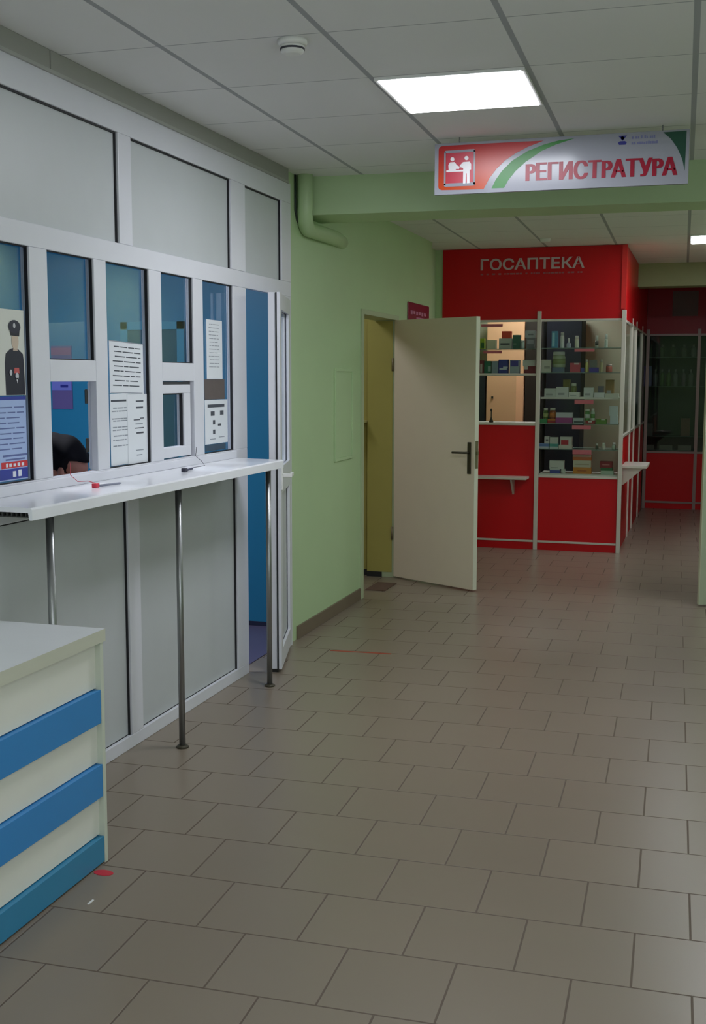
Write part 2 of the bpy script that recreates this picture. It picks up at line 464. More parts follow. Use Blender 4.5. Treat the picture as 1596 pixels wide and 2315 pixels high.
# office door leaf, ajar into the hall: hinge at the far jamb
dr = thing('door_2', None, None, (XW, 6.15, 0), kind='structure')
A = Vector((-2.095, 5.54)); B = Vector((-2.262, 6.150)); dd = (B-A); Ld = dd.length; dd.normalize(); nn = Vector((-dd.y, dd.x))  # towards the office
def leaf_box(bm, s0, s1, t0, t1, z0, z1):
    pts = [A+dd*s0+nn*t0, A+dd*s1+nn*t0, A+dd*s1+nn*t1, A+dd*s0+nn*t1]
    add_prism(bm, [(p.x, p.y) for p in pts], lambda u, v, w_: Vector((u, v, z0+w_)), z1-z0)
Ld -= 0.01
bm = bmesh.new()
for t0, t1, ins in ((0.0, 0.016, 0.0), (0.024, 0.062, 0.012)):
    leaf_box(bm, ins, 0.085, t0, t1, 0.02, 1.985); leaf_box(bm, Ld-0.085, Ld, t0, t1, 0.02, 1.985)
    leaf_box(bm, 0.085, Ld-0.085, t0, t1, 1.90, 1.985); leaf_box(bm, 0.085, Ld-0.085, t0, t1, 0.02, 0.12)
    leaf_box(bm, 0.085, Ld-0.085, t0, t1, 0.95, 1.09)
dleaf = part('door_leaf', bm, PVC, dr, 0.002)
bm = bmesh.new(); leaf_box(bm, 0.006, 0.05, 0.0162, 0.0238, 0.021, 1.984); part('leaf_seal', bm, GASKET, dleaf)
bm = bmesh.new(); leaf_box(bm, 0.085, Ld-0.085, 0.020, 0.045, 0.12, 0.95); part('lower_infill', bm, PVCP, dleaf)
bm = bmesh.new(); leaf_box(bm, 0.085, Ld-0.085, 0.030, 0.034, 1.09, 1.90); part('door_pane', bm, GLASS, dleaf)
bm = bmesh.new(); leaf_box(bm, 0.02, 0.06, 0.02, 0.06, 0.0, 0.02); part('bottom_stop', bm, BLACK, dleaf)
bm = bmesh.new(); leaf_box(bm, 0.025, 0.055, -0.008, 0.0, 0.97, 1.10); leaf_box(bm, 0.032, 0.048, -0.045, -0.008, 1.035, 1.055); leaf_box(bm, 0.032, 0.15, -0.055, -0.040, 1.035, 1.055)
part('door_handle', bm, WHITE, dr, 0.003)

# ================================================================== COUNTER LEDGE WITH ITS POSTS
sc = thing('service_ledge', 'long white windowsill ledge on chrome posts running below the glazed windows', 'counter', (-2.1, 4.2, 0))
bm = bmesh.new()
prof = [(XW-0.0, 1.150), (-2.006, 1.146), (-2.000, 1.141), (-2.000, 1.106), (-2.012, 1.106), (-2.016, 1.130), (XW, 1.132)]
add_prism(bm, prof, lambda u, v, w_: Vector((u, 3.098+w_, v)), 5.33-3.098)
part('ledge_board', bm, mat('glossy_white_sill', (236, 237, 243), 0.18), sc, 0.0015)
bm = bmesh.new()
for k in range(14):
    add_box(bm, XW+0.012+k*0.017, XW+0.016+k*0.017, 3.104, 5.32, 1.118, 1.131)
add_box(bm, XW+0.004, -2.02, 3.104, 5.32, 1.1145, 1.118)
part('ribbed_underside', bm, mat('dark_hollow_ribs', (52, 54, 52), 0.7), sc)
bm = boxes([(XW, XW+0.014, 3.098, 5.33, 1.150, 1.186)]); part('rear_upstand', bm, PVC, sc, 0.003)
for yy in (3.30, 4.270, 5.285):
    bm = bmesh.new(); add_tube(bm, [(-2.065, yy, 0.004), (-2.065, yy, 1.106)], 0.0135, 20)
    lg = part('leg', bm, CHROME, sc)
    bm = bmesh.new(); add_lathe(bm, [(0.027, 0), (0.027, 0.005), (0.018, 0.012)], (-2.065, yy, 0.0)); part('foot_flange', bm, DARKM, lg)
    bm = bmesh.new(); add_lathe(bm, [(0.018, 0), (0.026, 0.006), (0.026, 0.010)], (-2.065, yy, 1.104)); part('top_flange', bm, CHROME, lg)

# pens tied to the windows
def pen(label, p0, p1, holder, cord, cb, ch):
    t = thing('tethered_pen', label, 'pen', p0)
    P0, P1 = Vector(p0), Vector(p1)
    bm = bmesh.new(); add_tube(bm, [P0, P0.lerp(P1, 0.9), P1], [0.0045, 0.0045, 0.001], 8); part('pen_barrel', bm, cb, t)
    bm = bmesh.new(); add_box(bm, holder[0]-0.010, holder[0]+0.010, holder[1]-0.012, holder[1]+0.012, holder[2]-0.004, holder[2]+0.012); part('pen_holder', bm, ch, t, 0.002)
    bm = bmesh.new(); add_tube(bm, cord, 0.0012, 6); part('cord', bm, ch, t)
pen('thin grey pen with a red cord holder on the ledge under the person\'s window', (-2.135, 3.745, 1.1545), (-2.115, 3.885, 1.1535), (-2.14, 3.735, 1.1525),
    [(-2.14, 3.735, 1.165), (-2.17, 3.735, 1.172), (-2.22, 3.745, 1.168), (XW+0.004, 3.76, 1.19), (XW+0.003, 3.765, 1.235)], colmat((130, 134, 150)), colmat((206, 52, 72)))
pen('black pen on a white cord on the ledge under the small closed casement', (-2.14, 4.50, 1.1535), (-2.16, 4.62, 1.1535), (-2.138, 4.485, 1.1525),
    [(-2.16, 4.62, 1.156), (-2.15, 4.72, 1.158), (-2.2, 4.80, 1.17), (XW+0.004, 4.86, 1.19), (XW+0.003, 4.875, 1.23)], colmat((60, 62, 86)), colmat((44, 44, 60)))

# ================================================================== PAPERS ON THE PANES
XP = XW-0.0202
def sheet(name, label, cat, y0, y1, z0, z1, m=PAPER, lines=None, group=None, tilt=0.0, layer=0):
    t = thing(name, label, cat, (XP, (y0+y1)/2, z0), group)
    x = XP+0.0004+layer*0.0012
    bm = bmesh.new()
    add_prism(bm, [(y0, z0), (y1, z0+tilt), (y1, z1+tilt), (y0, z1)], lambda u, v, w_: Vector((x+w_, u, v)), 0.0006)
    part('paper', bm, m, t)
    if lines:
        for mm, ls in lines:
            bm = bmesh.new()
            for (u0, u1, v0, v1) in ls:
                ya, yb = y0+(y1-y0)*u0, y0+(y1-y0)*u1; za, zb = z1-(z1-z0)*v1, z1-(z1-z0)*v0
                s_ = tilt/(y1-y0) if y1 > y0 else 0
                add_prism(bm, [(ya, za+s_*(ya-y0)), (yb, za+s_*(yb-y0)), (yb, zb+s_*(yb-y0)), (ya, zb+s_*(ya-y0))],
                          lambda u, v, w_: Vector((x+0.0007+w_, u, v)), 0.0003)
            part('print', bm, mm, t)
    return t
def dashes(rows, rnd, h=0.018, l=0.06, r=0.94):
    out = []
    for v in rows:
        u = l + rnd.random()*0.08
        while u < r-0.08:
            wd = 0.08+rnd.random()*0.25; out.append((u, min(r, u+wd), v, v+h)); u += wd+0.03
    return out
rn = random.Random(3)
sheet('poster', 'upper window poster of a figure in a dark peaked cap and medalled uniform', 'poster', 3.187, 3.520, 1.490, 1.782, mat('pale_poster_paper', (206, 208, 200), 0.6))
# the figure printed on the poster
fig = [o for o in COL.objects if o.name == 'poster'][0]
def disc(cy_, cz_, ry, rz_, n=20, a0=0, a1=2*math.pi): return [(cy_+ry*math.cos(a0+(a1-a0)*k/n), cz_+rz_*math.sin(a0+(a1-a0)*k/n)) for k in range(n)]
def pprint(name, shapes, m, lay):
    bm = bmesh.new()
    for s_ in shapes: add_prism(bm, s_, lambda u, v, w_: Vector((XP+0.0011+lay*0.0004+w_, u, v)), 0.0003)
    part(name, bm, m, fig)
navy = colmat((34, 34, 50))
pprint('printed_uniform', [[(3.40, 1.491), (3.515, 1.491), (3.513, 1.60), (3.508, 1.632), (3.480, 1.648), (3.455, 1.652), (3.432, 1.648), (3.405, 1.632), (3.398, 1.60)]], navy, 0)
pprint('printed_neck', [[(3.449, 1.642), (3.476, 1.642), (3.474, 1.665), (3.451, 1.665)]], colmat((182, 164, 148)), 1)
pprint('printed_face', [disc(3.462, 1.676, 0.021, 0.030)], colmat((196, 178, 160)), 2)
pprint('printed_cap_band', [[(3.436, 1.694), (3.487, 1.692), (3.490, 1.712), (3.432, 1.714)]], colmat((30, 30, 44)), 3)
pprint('printed_cap', [disc(3.460, 1.724, 0.036, 0.023)], colmat((40, 40, 58)), 4)
for sh_ in ([disc(3.458, 1.728, 0.007, 0.009)], [disc(3.430, 1.568, 0.008, 0.010)], [disc(3.466, 1.556, 0.010, 0.012), [(3.460, 1.549), (3.472, 1.549), (3.466, 1.530)]]): pprint('printed_badge', sh_, colmat((190, 190, 196)), 5)
pprint('printed_ribbons', [[(3.450, 1.566), (3.482, 1.566), (3.480, 1.584), (3.452, 1.584)]], colmat((186, 84, 84)), 3)
t = sheet('poster', 'lower pale blue window poster with columns of text and a red banner', 'poster', 3.187, 3.516, 1.198, 1.486, colmat((164, 184, 226), 0.5),
      [(colmat((50, 62, 150)), [(0.0, 1.0, 0.0, 0.04), (0.0, 1.0, 0.86, 0.985)]),
       (colmat((96, 108, 160)), dashes([0.12+0.062*k for k in range(9)], rn, 0.014, 0.05, 0.96)+[(0.55, 1.0, 0.69, 0.715), (0.6, 0.95, 0.74, 0.76)]),
       (colmat((200, 52, 60)), [(0.52, 1.0, 0.775, 0.85)]),
       (colmat((226, 228, 236)), [])], layer=0)
bm = bmesh.new()
for (u0, u1, v0, v1) in [(0.66+0.075*k, 0.705+0.075*k, 0.795+0.004*(k % 2), 0.835) for k in range(4)]+[(0.60, 0.64, 0.79, 0.835)]+[(0.72, 0.78, 0.89, 0.96), (0.82, 0.88, 0.88, 0.96)]:
    ya, yb = 3.187+0.329*u0, 3.187+0.329*u1; za, zb = 1.486-0.288*v1, 1.486-0.288*v0
    add_box(bm, XP+0.0016, XP+0.0019, ya, yb, za, zb)
part('banner_letters', bm, colmat((220, 224, 236)), t)
sheet('notice', 'white notice with many text lines, topmost in the window right of the person', 'notice', 4.113, 4.400, 1.489, 1.700, PAPER,
      [(INK, dashes([0.10+0.092*k for k in range(9)], rn, 0.020, 0.08, 0.92)), (INKG, [(0.0, 1.0, 0.0, 0.018), (0.02, 0.96, 0.975, 0.99)])], layer=1, tilt=-0.008)
sheet('notice', 'narrow faintly printed white notice at lower left of the window right of the person', 'notice', 4.112, 4.262, 1.196, 1.486, PAPER,
      [(INK, [(0.05, 0.9, 0.085, 0.11)]), (INKG, dashes([0.19, 0.235, 0.34, 0.37, 0.46, 0.50, 0.58, 0.64, 0.72], rn, 0.016, 0.08, 0.95))])
sheet('notice', 'white notice with centred short lines at lower right of the window right of the person', 'notice', 4.253, 4.430, 1.192, 1.482, PAPER,
      [(INK, [(0.42, 0.80, 0.09, 0.11), (0.42, 0.78, 0.18, 0.205), (0.30, 0.62, 0.36, 0.375), (0.62, 0.82, 0.34, 0.355), (0.35, 0.8, 0.48, 0.495), (0.42, 0.78, 0.545, 0.57)]),
              (INKG, [(0.38, 0.75, 0.42, 0.435), (0.38, 0.76, 0.80, 0.815), (0.42, 0.7, 0.87, 0.885)])], layer=1)
sheet('notice', 'tall pale notice in the upper part of the last window', 'notice', 5.050, 5.235, 1.545, 1.826, PAPER,
      [(INKG, dashes([0.07+0.06*k for k in range(13)], rn, 0.012, 0.12, 0.8)), (colmat((226, 228, 234)), [(0.1, 0.9, 0.56, 0.57)])])
sheet('notice', 'plain dark brown sheet between the two white notices of the last window', 'notice', 5.020, 5.258, 1.446, 1.543, mat('dark_brown_card', (92, 82, 80), 0.6, noise=0.15, nscale=14))
sheet('notice', 'white notice with a dark heading and small icons in the last window', 'notice', 5.020, 5.290, 1.232, 1.444, PAPER,
      [(INK, [(0.12, 0.86, 0.10, 0.17), (0.25, 0.42, 0.26, 0.36), (0.66, 0.82, 0.25, 0.35), (0.34, 0.44, 0.46, 0.56), (0.56, 0.70, 0.55, 0.60), (0.34, 0.44, 0.68, 0.78)]),
       (INKG, [(0.6, 0.85, 0.85, 0.87), (0.2, 0.45, 0.88, 0.90)])])
sheet('notice', 'dark teal strip along the bottom of the last window', 'notice', 5.020, 5.262, 1.199, 1.230, mat('dark_teal_card', (54, 74, 92), 0.6, noise=0.2, nscale=16))
# two notices on the blue office wall
YB = 6.58
for (x0, x1, z0, z1, m, hdr, lb) in ((-4.10, -3.88, 1.40, 1.70, colmat((118, 92, 136)), colmat((70, 60, 90)), 'faded pink notice on the blue office wall, the upper of two'),):
    pass
t = thing('wall_notice', 'faded violet and pink notice on the blue office wall', 'notice', (-3.96, YB-0.003, 1.30))
TL, BRp = at(115, 782, YB-0.004), at(165, 925, YB-0.004)
bm = boxes([(TL.x, BRp.x, YB-0.004, YB-0.001, BRp.z, TL.z)]); part('paper', bm, colmat((96, 84, 140)), t)
hz = at(140, 862, YB).z; hz2 = at(140, 882, YB).z
bm = boxes([(TL.x, BRp.x-0.005, YB-0.006, YB-0.004, hz2, hz+0.05)]); part('heading_band', bm, colmat((110, 116, 200)), t)
bm = boxes([(BRp.x-0.085, BRp.x-0.03, YB-0.008, YB-0.006, hz2+0.018, hz2+0.035)]); part('print', bm, colmat((36, 40, 130)), t)
bm = boxes([(TL.x, BRp.x-0.005, YB-0.006, YB-0.004, TL.z-0.06, TL.z-0.012)]); part('top_band', bm, colmat((136, 84, 128)), t)

# ================================================================== OFFICE: DOORWAY, DESK, CHAIR, PERSON
dk = thing('door_3', None, None, (-3.4, YB, 0), kind='structure')
xa, xb = at(291, 745, YB).x, at(402, 745, YB).x
zt = at(390, 745, YB).z
bm = boxes([(xa-0.05, xa, YB-0.02, YB, 0, zt+0.05), (xb, xb+0.05, YB-0.02, YB, 0, zt+0.05), (xa-0.05, xb+0.05, YB-0.02, YB, zt, zt+0.05)])
part('door_frame', bm, mat('blue_door_frame', (58, 140, 172), 0.4), dk, 0.002)
bm = boxes([(xa, xb, YB-0.012, YB, 0, zt)]); part('door_leaf', bm, mat('dark_teal_door', (28, 84, 104), 0.4), dk)

ds = thing('office_desk', 'plain office desk standing behind the glazed partition in front of the person', 'desk', (-2.6, 4.3, 0))
wood = mat('desk_laminate', (150, 132, 108), 0.5, noise=0.08, nscale=12)
bm = boxes([(-2.86, -2.40, 3.75, 4.85, 0.715, 0.745)]); part('desk_top', bm, wood, ds, 0.003)
for yy in (3.78, 4.80): bm = boxes([(-2.84, -2.42, yy, yy+0.022, 0.004, 0.715)]); part('side_panel', bm, wood, ds)
bm = boxes([(-2.46, -2.44, 3.802, 4.80, 0.30, 0.715)]); part('modesty_panel', bm, wood, ds)
ch = thing('office_chair', 'black swivel chair that the person behind the window sits on', 'chair', (-3.1, 4.33, 0.004))
bm = bmesh.new(); add_box(bm, -3.32, -2.90, 4.12, 4.54, 0.43, 0.49); part('seat', bm, BLACK, ch, 0.02)
bm = bmesh.new(); add_box(bm, -3.38, -3.33, 4.14, 4.52, 0.56, 0.98); add_box(bm, -3.36, -3.34, 4.30, 4.36, 0.46, 0.60); part('backrest', bm, BLACK, ch, 0.02)
bm = bmesh.new(); add_tube(bm, [(-3.11, 4.33, 0.06), (-3.11, 4.33, 0.435)], 0.025, 12); part('column', bm, DARKM, ch)
bm = bmesh.new()
for k in range(5):
    a = 2*math.pi*k/5; add_tube(bm, [(-3.11, 4.33, 0.085), (-3.11+0.25*math.cos(a), 4.33+0.25*math.sin(a), 0.058)], [0.022, 0.014], 8)
    add_lathe(bm, [(0.022, 0), (0.026, 0.02), (0.022, 0.045)], (-3.11+0.25*math.cos(a), 4.33+0.25*math.sin(a), 0.005), 10)
part('star_base', bm, DARKM, ch)

def skin_obj(name, verts, edges, root, m, parent=None, sub=2):
    me = bpy.data.meshes.new(name); me.from_pydata([v[:3] for v in verts], edges, []); me.materials.append(m)
    off = ORG.get(parent.name, Vector((0, 0, 0))) if parent is not None else Vector((0, 0, 0))
    me.transform(Matrix.Translation(-off))
    o = bpy.data.objects.new(name, me); COL.objects.link(o)
    if parent is not None: o.parent = parent
    sm = o.modifiers.new('skin', 'SKIN'); sm.use_smooth_shade = True; sm.branch_smoothing = 0.4
    for i, v in enumerate(verts):
        sv = me.skin_vertices[0].data[i]
        rr = v[3]; sv.radius = rr if isinstance(rr, tuple) else (rr, rr); sv.use_root = (i == root)
    ss = o.modifiers.new('sub', 'SUBSURF'); ss.levels = sub; ss.render_levels = sub
    return o
SKIN = mat('skin', (176, 120, 104), 0.55, noise=0.06)
CLOTH = mat('white_work_coat', (196, 202, 212), 0.8, noise=0.05)
HAIR = mat('black_hair', (13, 13, 20), 0.8, noise=0.3, nscale=60, spec=0.15)
PO = Vector((-2.585, 4.315, 0.0)); hx, hy = -2.585, 4.315
ps = thing('person', 'person with short dark hair sitting bowed behind the glazed partition', 'person', (-3.08, 4.33, 0.004))
# body: pelvis, spine, neck, head; arms on the desk; thighs, calves, feet
V = [(-3.10, hy, 0.56, (0.16, 0.12)), (-3.04, hy, 0.72, (0.15, 0.11)), (-2.96, hy, 0.88, (0.17, 0.11)), (-2.87, hy, 0.99, (0.12, 0.09)),
     (-2.79, hy, 1.055, 0.052), (-2.725, hy, 1.105, 0.055), (-2.65, hy, 1.165, (0.083, 0.09)), (-2.585, hy, 1.205, (0.078, 0.082)), (-2.55, hy, 1.17, (0.06, 0.055)), (-2.555, hy, 1.12, 0.035),
     (-2.90, hy-0.17, 0.955, 0.062), (-2.83, hy-0.25, 0.80, 0.047), (-2.62, hy-0.20, 0.785, 0.036), (-2.54, hy-0.12, 0.775, 0.026),
     (-2.90, hy+0.17, 0.955, 0.062), (-2.83, hy+0.25, 0.80, 0.047), (-2.62, hy+0.20, 0.785, 0.036), (-2.54, hy+0.12, 0.775, 0.026),
     (-3.05, hy-0.10, 0.565, 0.09), (-2.66, hy-0.12, 0.55, 0.068), (-2.64, hy-0.12, 0.12, 0.042), (-2.58, hy-0.12, 0.05, 0.036), (-2.50, hy-0.12, 0.040, 0.028),
     (-3.05, hy+0.10, 0.565, 0.09), (-2.66, hy+0.12, 0.55, 0.068), (-2.64, hy+0.12, 0.12, 0.042), (-2.58, hy+0.12, 0.05, 0.036), (-2.50, hy+0.12, 0.040, 0.028)]
E_ = [(0, 1), (1, 2), (2, 3), (3, 4), (4, 5), (5, 6), (6, 7), (7, 8), (8, 9), (3, 10), (10, 11), (11, 12), (12, 13), (3, 14), (14, 15), (15, 16), (16, 17),
      (0, 18), (18, 19), (19, 20), (20, 21), (21, 22), (0, 23), (23, 24), (24, 25), (25, 26), (26, 27)]
# five fingers per hand
for side, base in ((-1, 13), (1, 17)):
    bx, by = V[base][0], V[base][1]
    for k, (dy, ln) in enumerate(((-0.024, 0.050), (-0.009, 0.064), (0.006, 0.068), (0.021, 0.058))):
        V.append((bx+0.038, by+dy*1.0, 0.772, 0.0085)); V.append((bx+0.038+ln*0.6, by+dy*1.25, 0.768, 0.0075)); V.append((bx+0.038+ln, by+dy*1.3, 0.757, 0.006))
        n_ = len(V); E_ += [(base, n_-3), (n_-3, n_-2), (n_-2, n_-1)]
    V.append((bx+0.012, by-side*0.030, 0.770, 0.010)); V.append((bx+0.042, by-side*0.045, 0.762, 0.008)); n_ = len(V); E_ += [(base, n_-2), (n_-2, n_-1)]
skin_obj('body', V, E_, 0, SKIN, ps)
# coat as clothing over torso and arms
V2 = [(-3.10, hy, 0.54, (0.18, 0.14)), (-3.04, hy, 0.72, (0.165, 0.125)), (-2.96, hy, 0.88, (0.185, 0.125)), (-2.87, hy, 0.985, (0.13, 0.10)), (-2.815, hy, 1.03, 0.065),
      (-2.90, hy-0.17, 0.955, 0.072), (-2.83, hy-0.25, 0.80, 0.058), (-2.64, hy-0.21, 0.797, 0.046), (-2.90, hy+0.17, 0.955, 0.072), (-2.83, hy+0.25, 0.80, 0.058), (-2.64, hy+0.21, 0.797, 0.046)]
skin_obj('coat', V2, [(0, 1), (1, 2), (2, 3), (3, 4), (3, 5), (5, 6), (6, 7), (3, 8), (8, 9), (9, 10)], 0, CLOTH, ps)
# hair: a full cap over the bowed crown, lumpy like short combed hair
bm = bmesh.new(); bmesh.ops.create_icosphere(bm, subdivisions=4, radius=1.0)
for v in bm.verts:
    p = v.co.copy()
    lump = 1+0.035*math.sin(7*p.x+3*p.y)+0.03*math.sin(9*p.y+2)+0.02*math.sin(14*p.z+5*p.x)
    q = Vector((p.x*0.122*lump, p.y*0.104*lump, p.z*0.098*lump))
    if p.z < -0.25: q.z = -0.25*0.098 + (p.z+0.25)*0.05; q.x *= 0.93; q.y *= 0.96
    if p.x > 0.45 and p.z < 0.25: q.x = 0.122*0.45+(q.x-0.122*0.45)*0.35
    q = Matrix.Rotation(math.radians(22), 3, 'Y') @ q
    v.co = q+Vector((hx-0.045, hy, 1.213))
for f in bm.faces: f.smooth = True
part('hair', bm, HAIR, ps)
# ears and nose
for nm_, c_, r_ in (('ear', (hx, hy-0.088, 1.150), (0.016, 0.010, 0.028)), ('ear', (hx, hy+0.088, 1.150), (0.016, 0.010, 0.028)), ('nose', (hx+0.092, hy, 1.140), (0.016, 0.012, 0.022))):
    bm = bmesh.new()
    bmesh.ops.create_uvsphere(bm, u_segments=12, v_segments=8, radius=1.0, matrix=Matrix.Translation(c_) @ Matrix.Diagonal((*r_, 1)))
    for f in bm.faces: f.smooth = True
    part(nm_, bm, SKIN, ps)

# ================================================================== LOW STRIPED CABINET, FRONT LEFT
cb = thing('striped_cabinet', 'low white cabinet with three blue horizontal boards and overhanging top at lower left', 'cabinet', (-2.0, 2.4, 0))
y0c, y1c, xf, xk = 1.70, 3.160, -1.800, -2.245
bm = boxes([(xk, xf-0.030, y0c, y1c-0.018, 0.012, 0.722)]); part('carcass', bm, WHLAM, cb)
bm = boxes([(xk, xf+0.002, y1c-0.018, y1c, 0.0, 0.722)]); part('end_panel', bm, mat('pale_green_white_edge', (198, 204, 188), 0.5), cb, 0.0015)
bm = boxes([(xk, xf+0.004, y0c, y1c+0.012, 0.722, 0.762)])
for f in bm.faces: f.material_index = 1 if abs(f.normal.z) < 0.5 else 0
bmesh.ops.recalc_face_normals(bm, faces=bm.faces)
for f in bm.faces: f.material_index = 0 if abs(f.calc_center_median().z-0.762) < 1e-4 else 1
part('cabinet_top', bm, [WHTOP, EDGEB], cb)
for z0_, z1_ in ((0.575, 0.722), (0.332, 0.463), (0.094, 0.222)):
    bm = boxes([(xf-0.030, xf-0.018, y0c, y1c-0.018, z0_, z1_)]); part('white_board', bm, WHLAM, cb)
for i_, (z0_, z1_) in enumerate(((0.463, 0.571), (0.222, 0.328), (0.006, 0.090))):
    bm = boxes([(xf-0.030, xf, y0c, y1c-0.019, z0_, z1_)]); part('blue_board', bm, BOARDBLUE if i_ < 2 else BOARDTEAL, cb, 0.001, 'blue front board')

# ================================================================== FLOOR MARKS
bm = boxes([(-2.01, -1.655, 6.100, 6.116, 0.0, 0.0015)]); bmesh.ops.rotate(bm, cent=(-1.83, 6.11, 0), matrix=Matrix.Rotation(math.radians(4), 3, 'Z'), verts=bm.verts)
tag(obj('floor_tape', bm, mat('red_floor_tape', (168, 60, 36), 0.5)), 'thin red tape strip on the tiled floor in front of the green wall', 'tape')
bm = bmesh.new()
add_prism(bm, [(-1.765+0.034*math.cos(a), 3.070+0.020*math.sin(a)) for a in [math.pi*k/10*2 for k in range(10)]], lambda u, v, w_: Vector((u, v, w_)), 0.0015)
tag(obj('floor_sticker', bm, mat('red_sticker', (196, 40, 56), 0.5)), 'small red sticker on the floor at the striped cabinet corner', 'sticker')
bm = bmesh.new(); add_box(bm, -1.703, -1.697, 2.862, 2.892, 0, 0.002)
tag(obj('paper_scrap', bm, WHITE), 'tiny white scrap on the floor beside the striped cabinet', 'scrap')
bm = boxes([(-2.35, -2.20, 7.95, 8.28, 0.0, 0.006)])
tag(obj('door_mat', bm, mat('brown_mat', (92, 70, 56), 0.9, noise=0.2, nscale=40)), 'small brown mat on the threshold of the open beige door', 'mat')

# ================================================================== GREEN WALL FITTINGS
hp = thing('wall_hatch', 'small green-painted service hatch set in the green wall', 'hatch', (XG, 7.27, 1.02))
hg = GREEN
bm = boxes([(XG, XG+0.006, 7.05, 7.395, 1.03, 1.59)]); part('hatch_door', bm, hg, hp, 0.002)
bm = boxes([(XG, XG+0.012, 7.03, 7.05, 1.01, 1.61), (XG, XG+0.012, 7.395, 7.415, 1.01, 1.61), (XG, XG+0.012, 7.05, 7.395, 1.59, 1.61), (XG, XG+0.012, 7.05, 7.395, 1.01, 1.03)])
part('hatch_frame', bm, GREEN, hp, 0.002)
# painted pipe: down in the corner, then under the beam into the wall
bm = bmesh.new()
px_, rp = XG+0.054, 0.045
path = [(px_, 6.335, H), (px_, 6.335, 2.52)]
for k in range(1, 9):
    a = math.pi/2*k/8; path.append((px_-0.02*k/8, 6.335+0.11*(1-math.cos(a)), 2.52-0.11*math.sin(a)))
path += [(px_-0.02, 6.8, 2.415), (px_-0.03, 7.0, 2.42), (px_-0.06, 7.2, 2.42), (px_-0.11, 7.3, 2.42)]
add_tube(bm, path, rp, 20)
tag(obj('painted_pipe', bm, GREEN), 'thick green-painted pipe bending from the ceiling corner under the beam', 'pipe')
bm = bmesh.new(); add_tube(bm, [(XG+0.006, 6.30, H-0.003), (XG+0.006, 6.30, 2.50), (XG+0.006, 6.33, 2.45), (XG+0.006, 6.40, 2.41)], [0.006, 0.006, 0.006, 0.003], 8)
tag(obj('cable', bm, mat('black_cable', (30, 44, 34), 0.6)), 'black cable running down beside the green pipe near the ceiling', 'cable')
# maroon plaque beyond the door
pq = thing('wall_plaque', 'small maroon plaque with pale lettering above the open beige door', 'sign', (XG, 9.25, 2.0))
bm = boxes([(XG, XG+0.012, 8.90, 9.60, 1.995, 2.150)]); part('plaque_board', bm, mat('maroon_plaque', (132, 24, 50), 0.4), pq, 0.004)
bm = boxes([(XG+0.012, XG+0.0135, 8.96+0.09*k, 9.02+0.09*k, 2.055 + 0.006*(k % 2), 2.085) for k in range(6)]+[(XG+0.012, XG+0.0135, 9.15, 9.5, 2.015, 2.04)])
part('plaque_lettering', bm, colmat((190, 120, 150)), pq)

# ================================================================== BEIGE DOOR, OPEN INTO THE HALL
d1 = thing('door_1', None, None, (XG, 8.1, 0), kind='structure')
bm = boxes([(XG-0.165, XG+0.014, 7.615, 7.665, 0, 2.02), (XG-0.165, XG+0.014, 8.545, 8.60, 0, 2.02), (XG-0.165, XG+0.014, 7.665, 8.545, 1.985, 2.02)])
part('door_frame', bm, mat('door_frame_paint', (176, 188, 154), 0.45), d1, 0.002)
P0 = Vector((-2.300, 8.53)); P1 = Vector((-1.585, 8.125)); dv = P1-P0; LL = dv.length; dv.normalize(); nv = Vector((dv.y, -dv.x))  # nv: towards the camera
def lb(bm, s0, s1, t0, t1, z0, z1):
    pts = [P0+dv*s0+nv*t0, P0+dv*s1+nv*t0, P0+dv*s1+nv*t1, P0+dv*s0+nv*t1]
    add_prism(bm, [(p.x, p.y) for p in pts], lambda u, v, w_: Vector((u, v, z0+w_)), z1-z0)
bm = bmesh.new(); lb(bm, 0.01, LL, -0.04, 0.0, 0.012, 1.985); dl = part('door_leaf', bm, CREAM, d1, 0.002)
bm = bmesh.new(); lb(bm, LL, LL+0.003, -0.040, 0.0, 0.012, 1.985); part('edge_strip', bm, mat('pale_door_edge', (214, 214, 196), 0.4), dl)
bm = bmesh.new(); lb(bm, LL-0.062, LL-0.030, 0.0, 0.008, 0.86, 1.09); part('lock_plate', bm, DARKM, dl, 0.002)
bm = bmesh.new()
a0 = P0+dv*(LL-0.046); q0 = a0+nv*0.05; q1 = P0+dv*(LL-0.17)+nv*0.05
add_tube(bm, [(a0.x, a0.y, 1.015), (q0.x, q0.y, 1.015), (q1.x, q1.y, 1.012)], 0.008, 10); part('door_handle', bm, DARKM, dl)
bm = bmesh.new(); lb(bm, LL+0.003, LL+0.005, -0.035, -0.006, 0.90, 1.10); lb(bm, LL+0.005, LL+0.018, -0.026, -0.014, 1.0, 1.025); part('latch_plate', bm, mat('latch_metal', (130, 124, 96), 0.4, 0.5), dl)
for zz in (0.30, 1.60):
    bm = bmesh.new(); add_tube(bm, [(P0.x-0.004, P0.y-0.006, zz), (P0.x-0.004, P0.y-0.006, zz+0.10)], 0.009, 10); part('hinge', bm, mat('hinge_metal', (128, 118, 92), 0.5, 0.4), d1)
bm = boxes([(XG-0.22, XG-0.02, 8.540, 8.5445, 0.04, 1.98)]); part('jamb_lining', bm, YELLOW, d1)
bm = boxes([(XG-0.22, XG-0.10, 8.534, 8.5445, 0.0, 0.039)]); part('jamb_foot', bm, mat('black_jamb_foot', (34, 34, 38), 0.5), d1)
# narrow sill seen in the side room
bm = boxes([(-3.2, -2.515, 8.46, 8.598, 1.205, 1.222)])
tag(obj('wall_shelf', bm, mat('cream_shelf', (196, 188, 130), 0.5), bevel=0.003), 'narrow cream shelf on the yellow wall inside the side room', 'shelf')
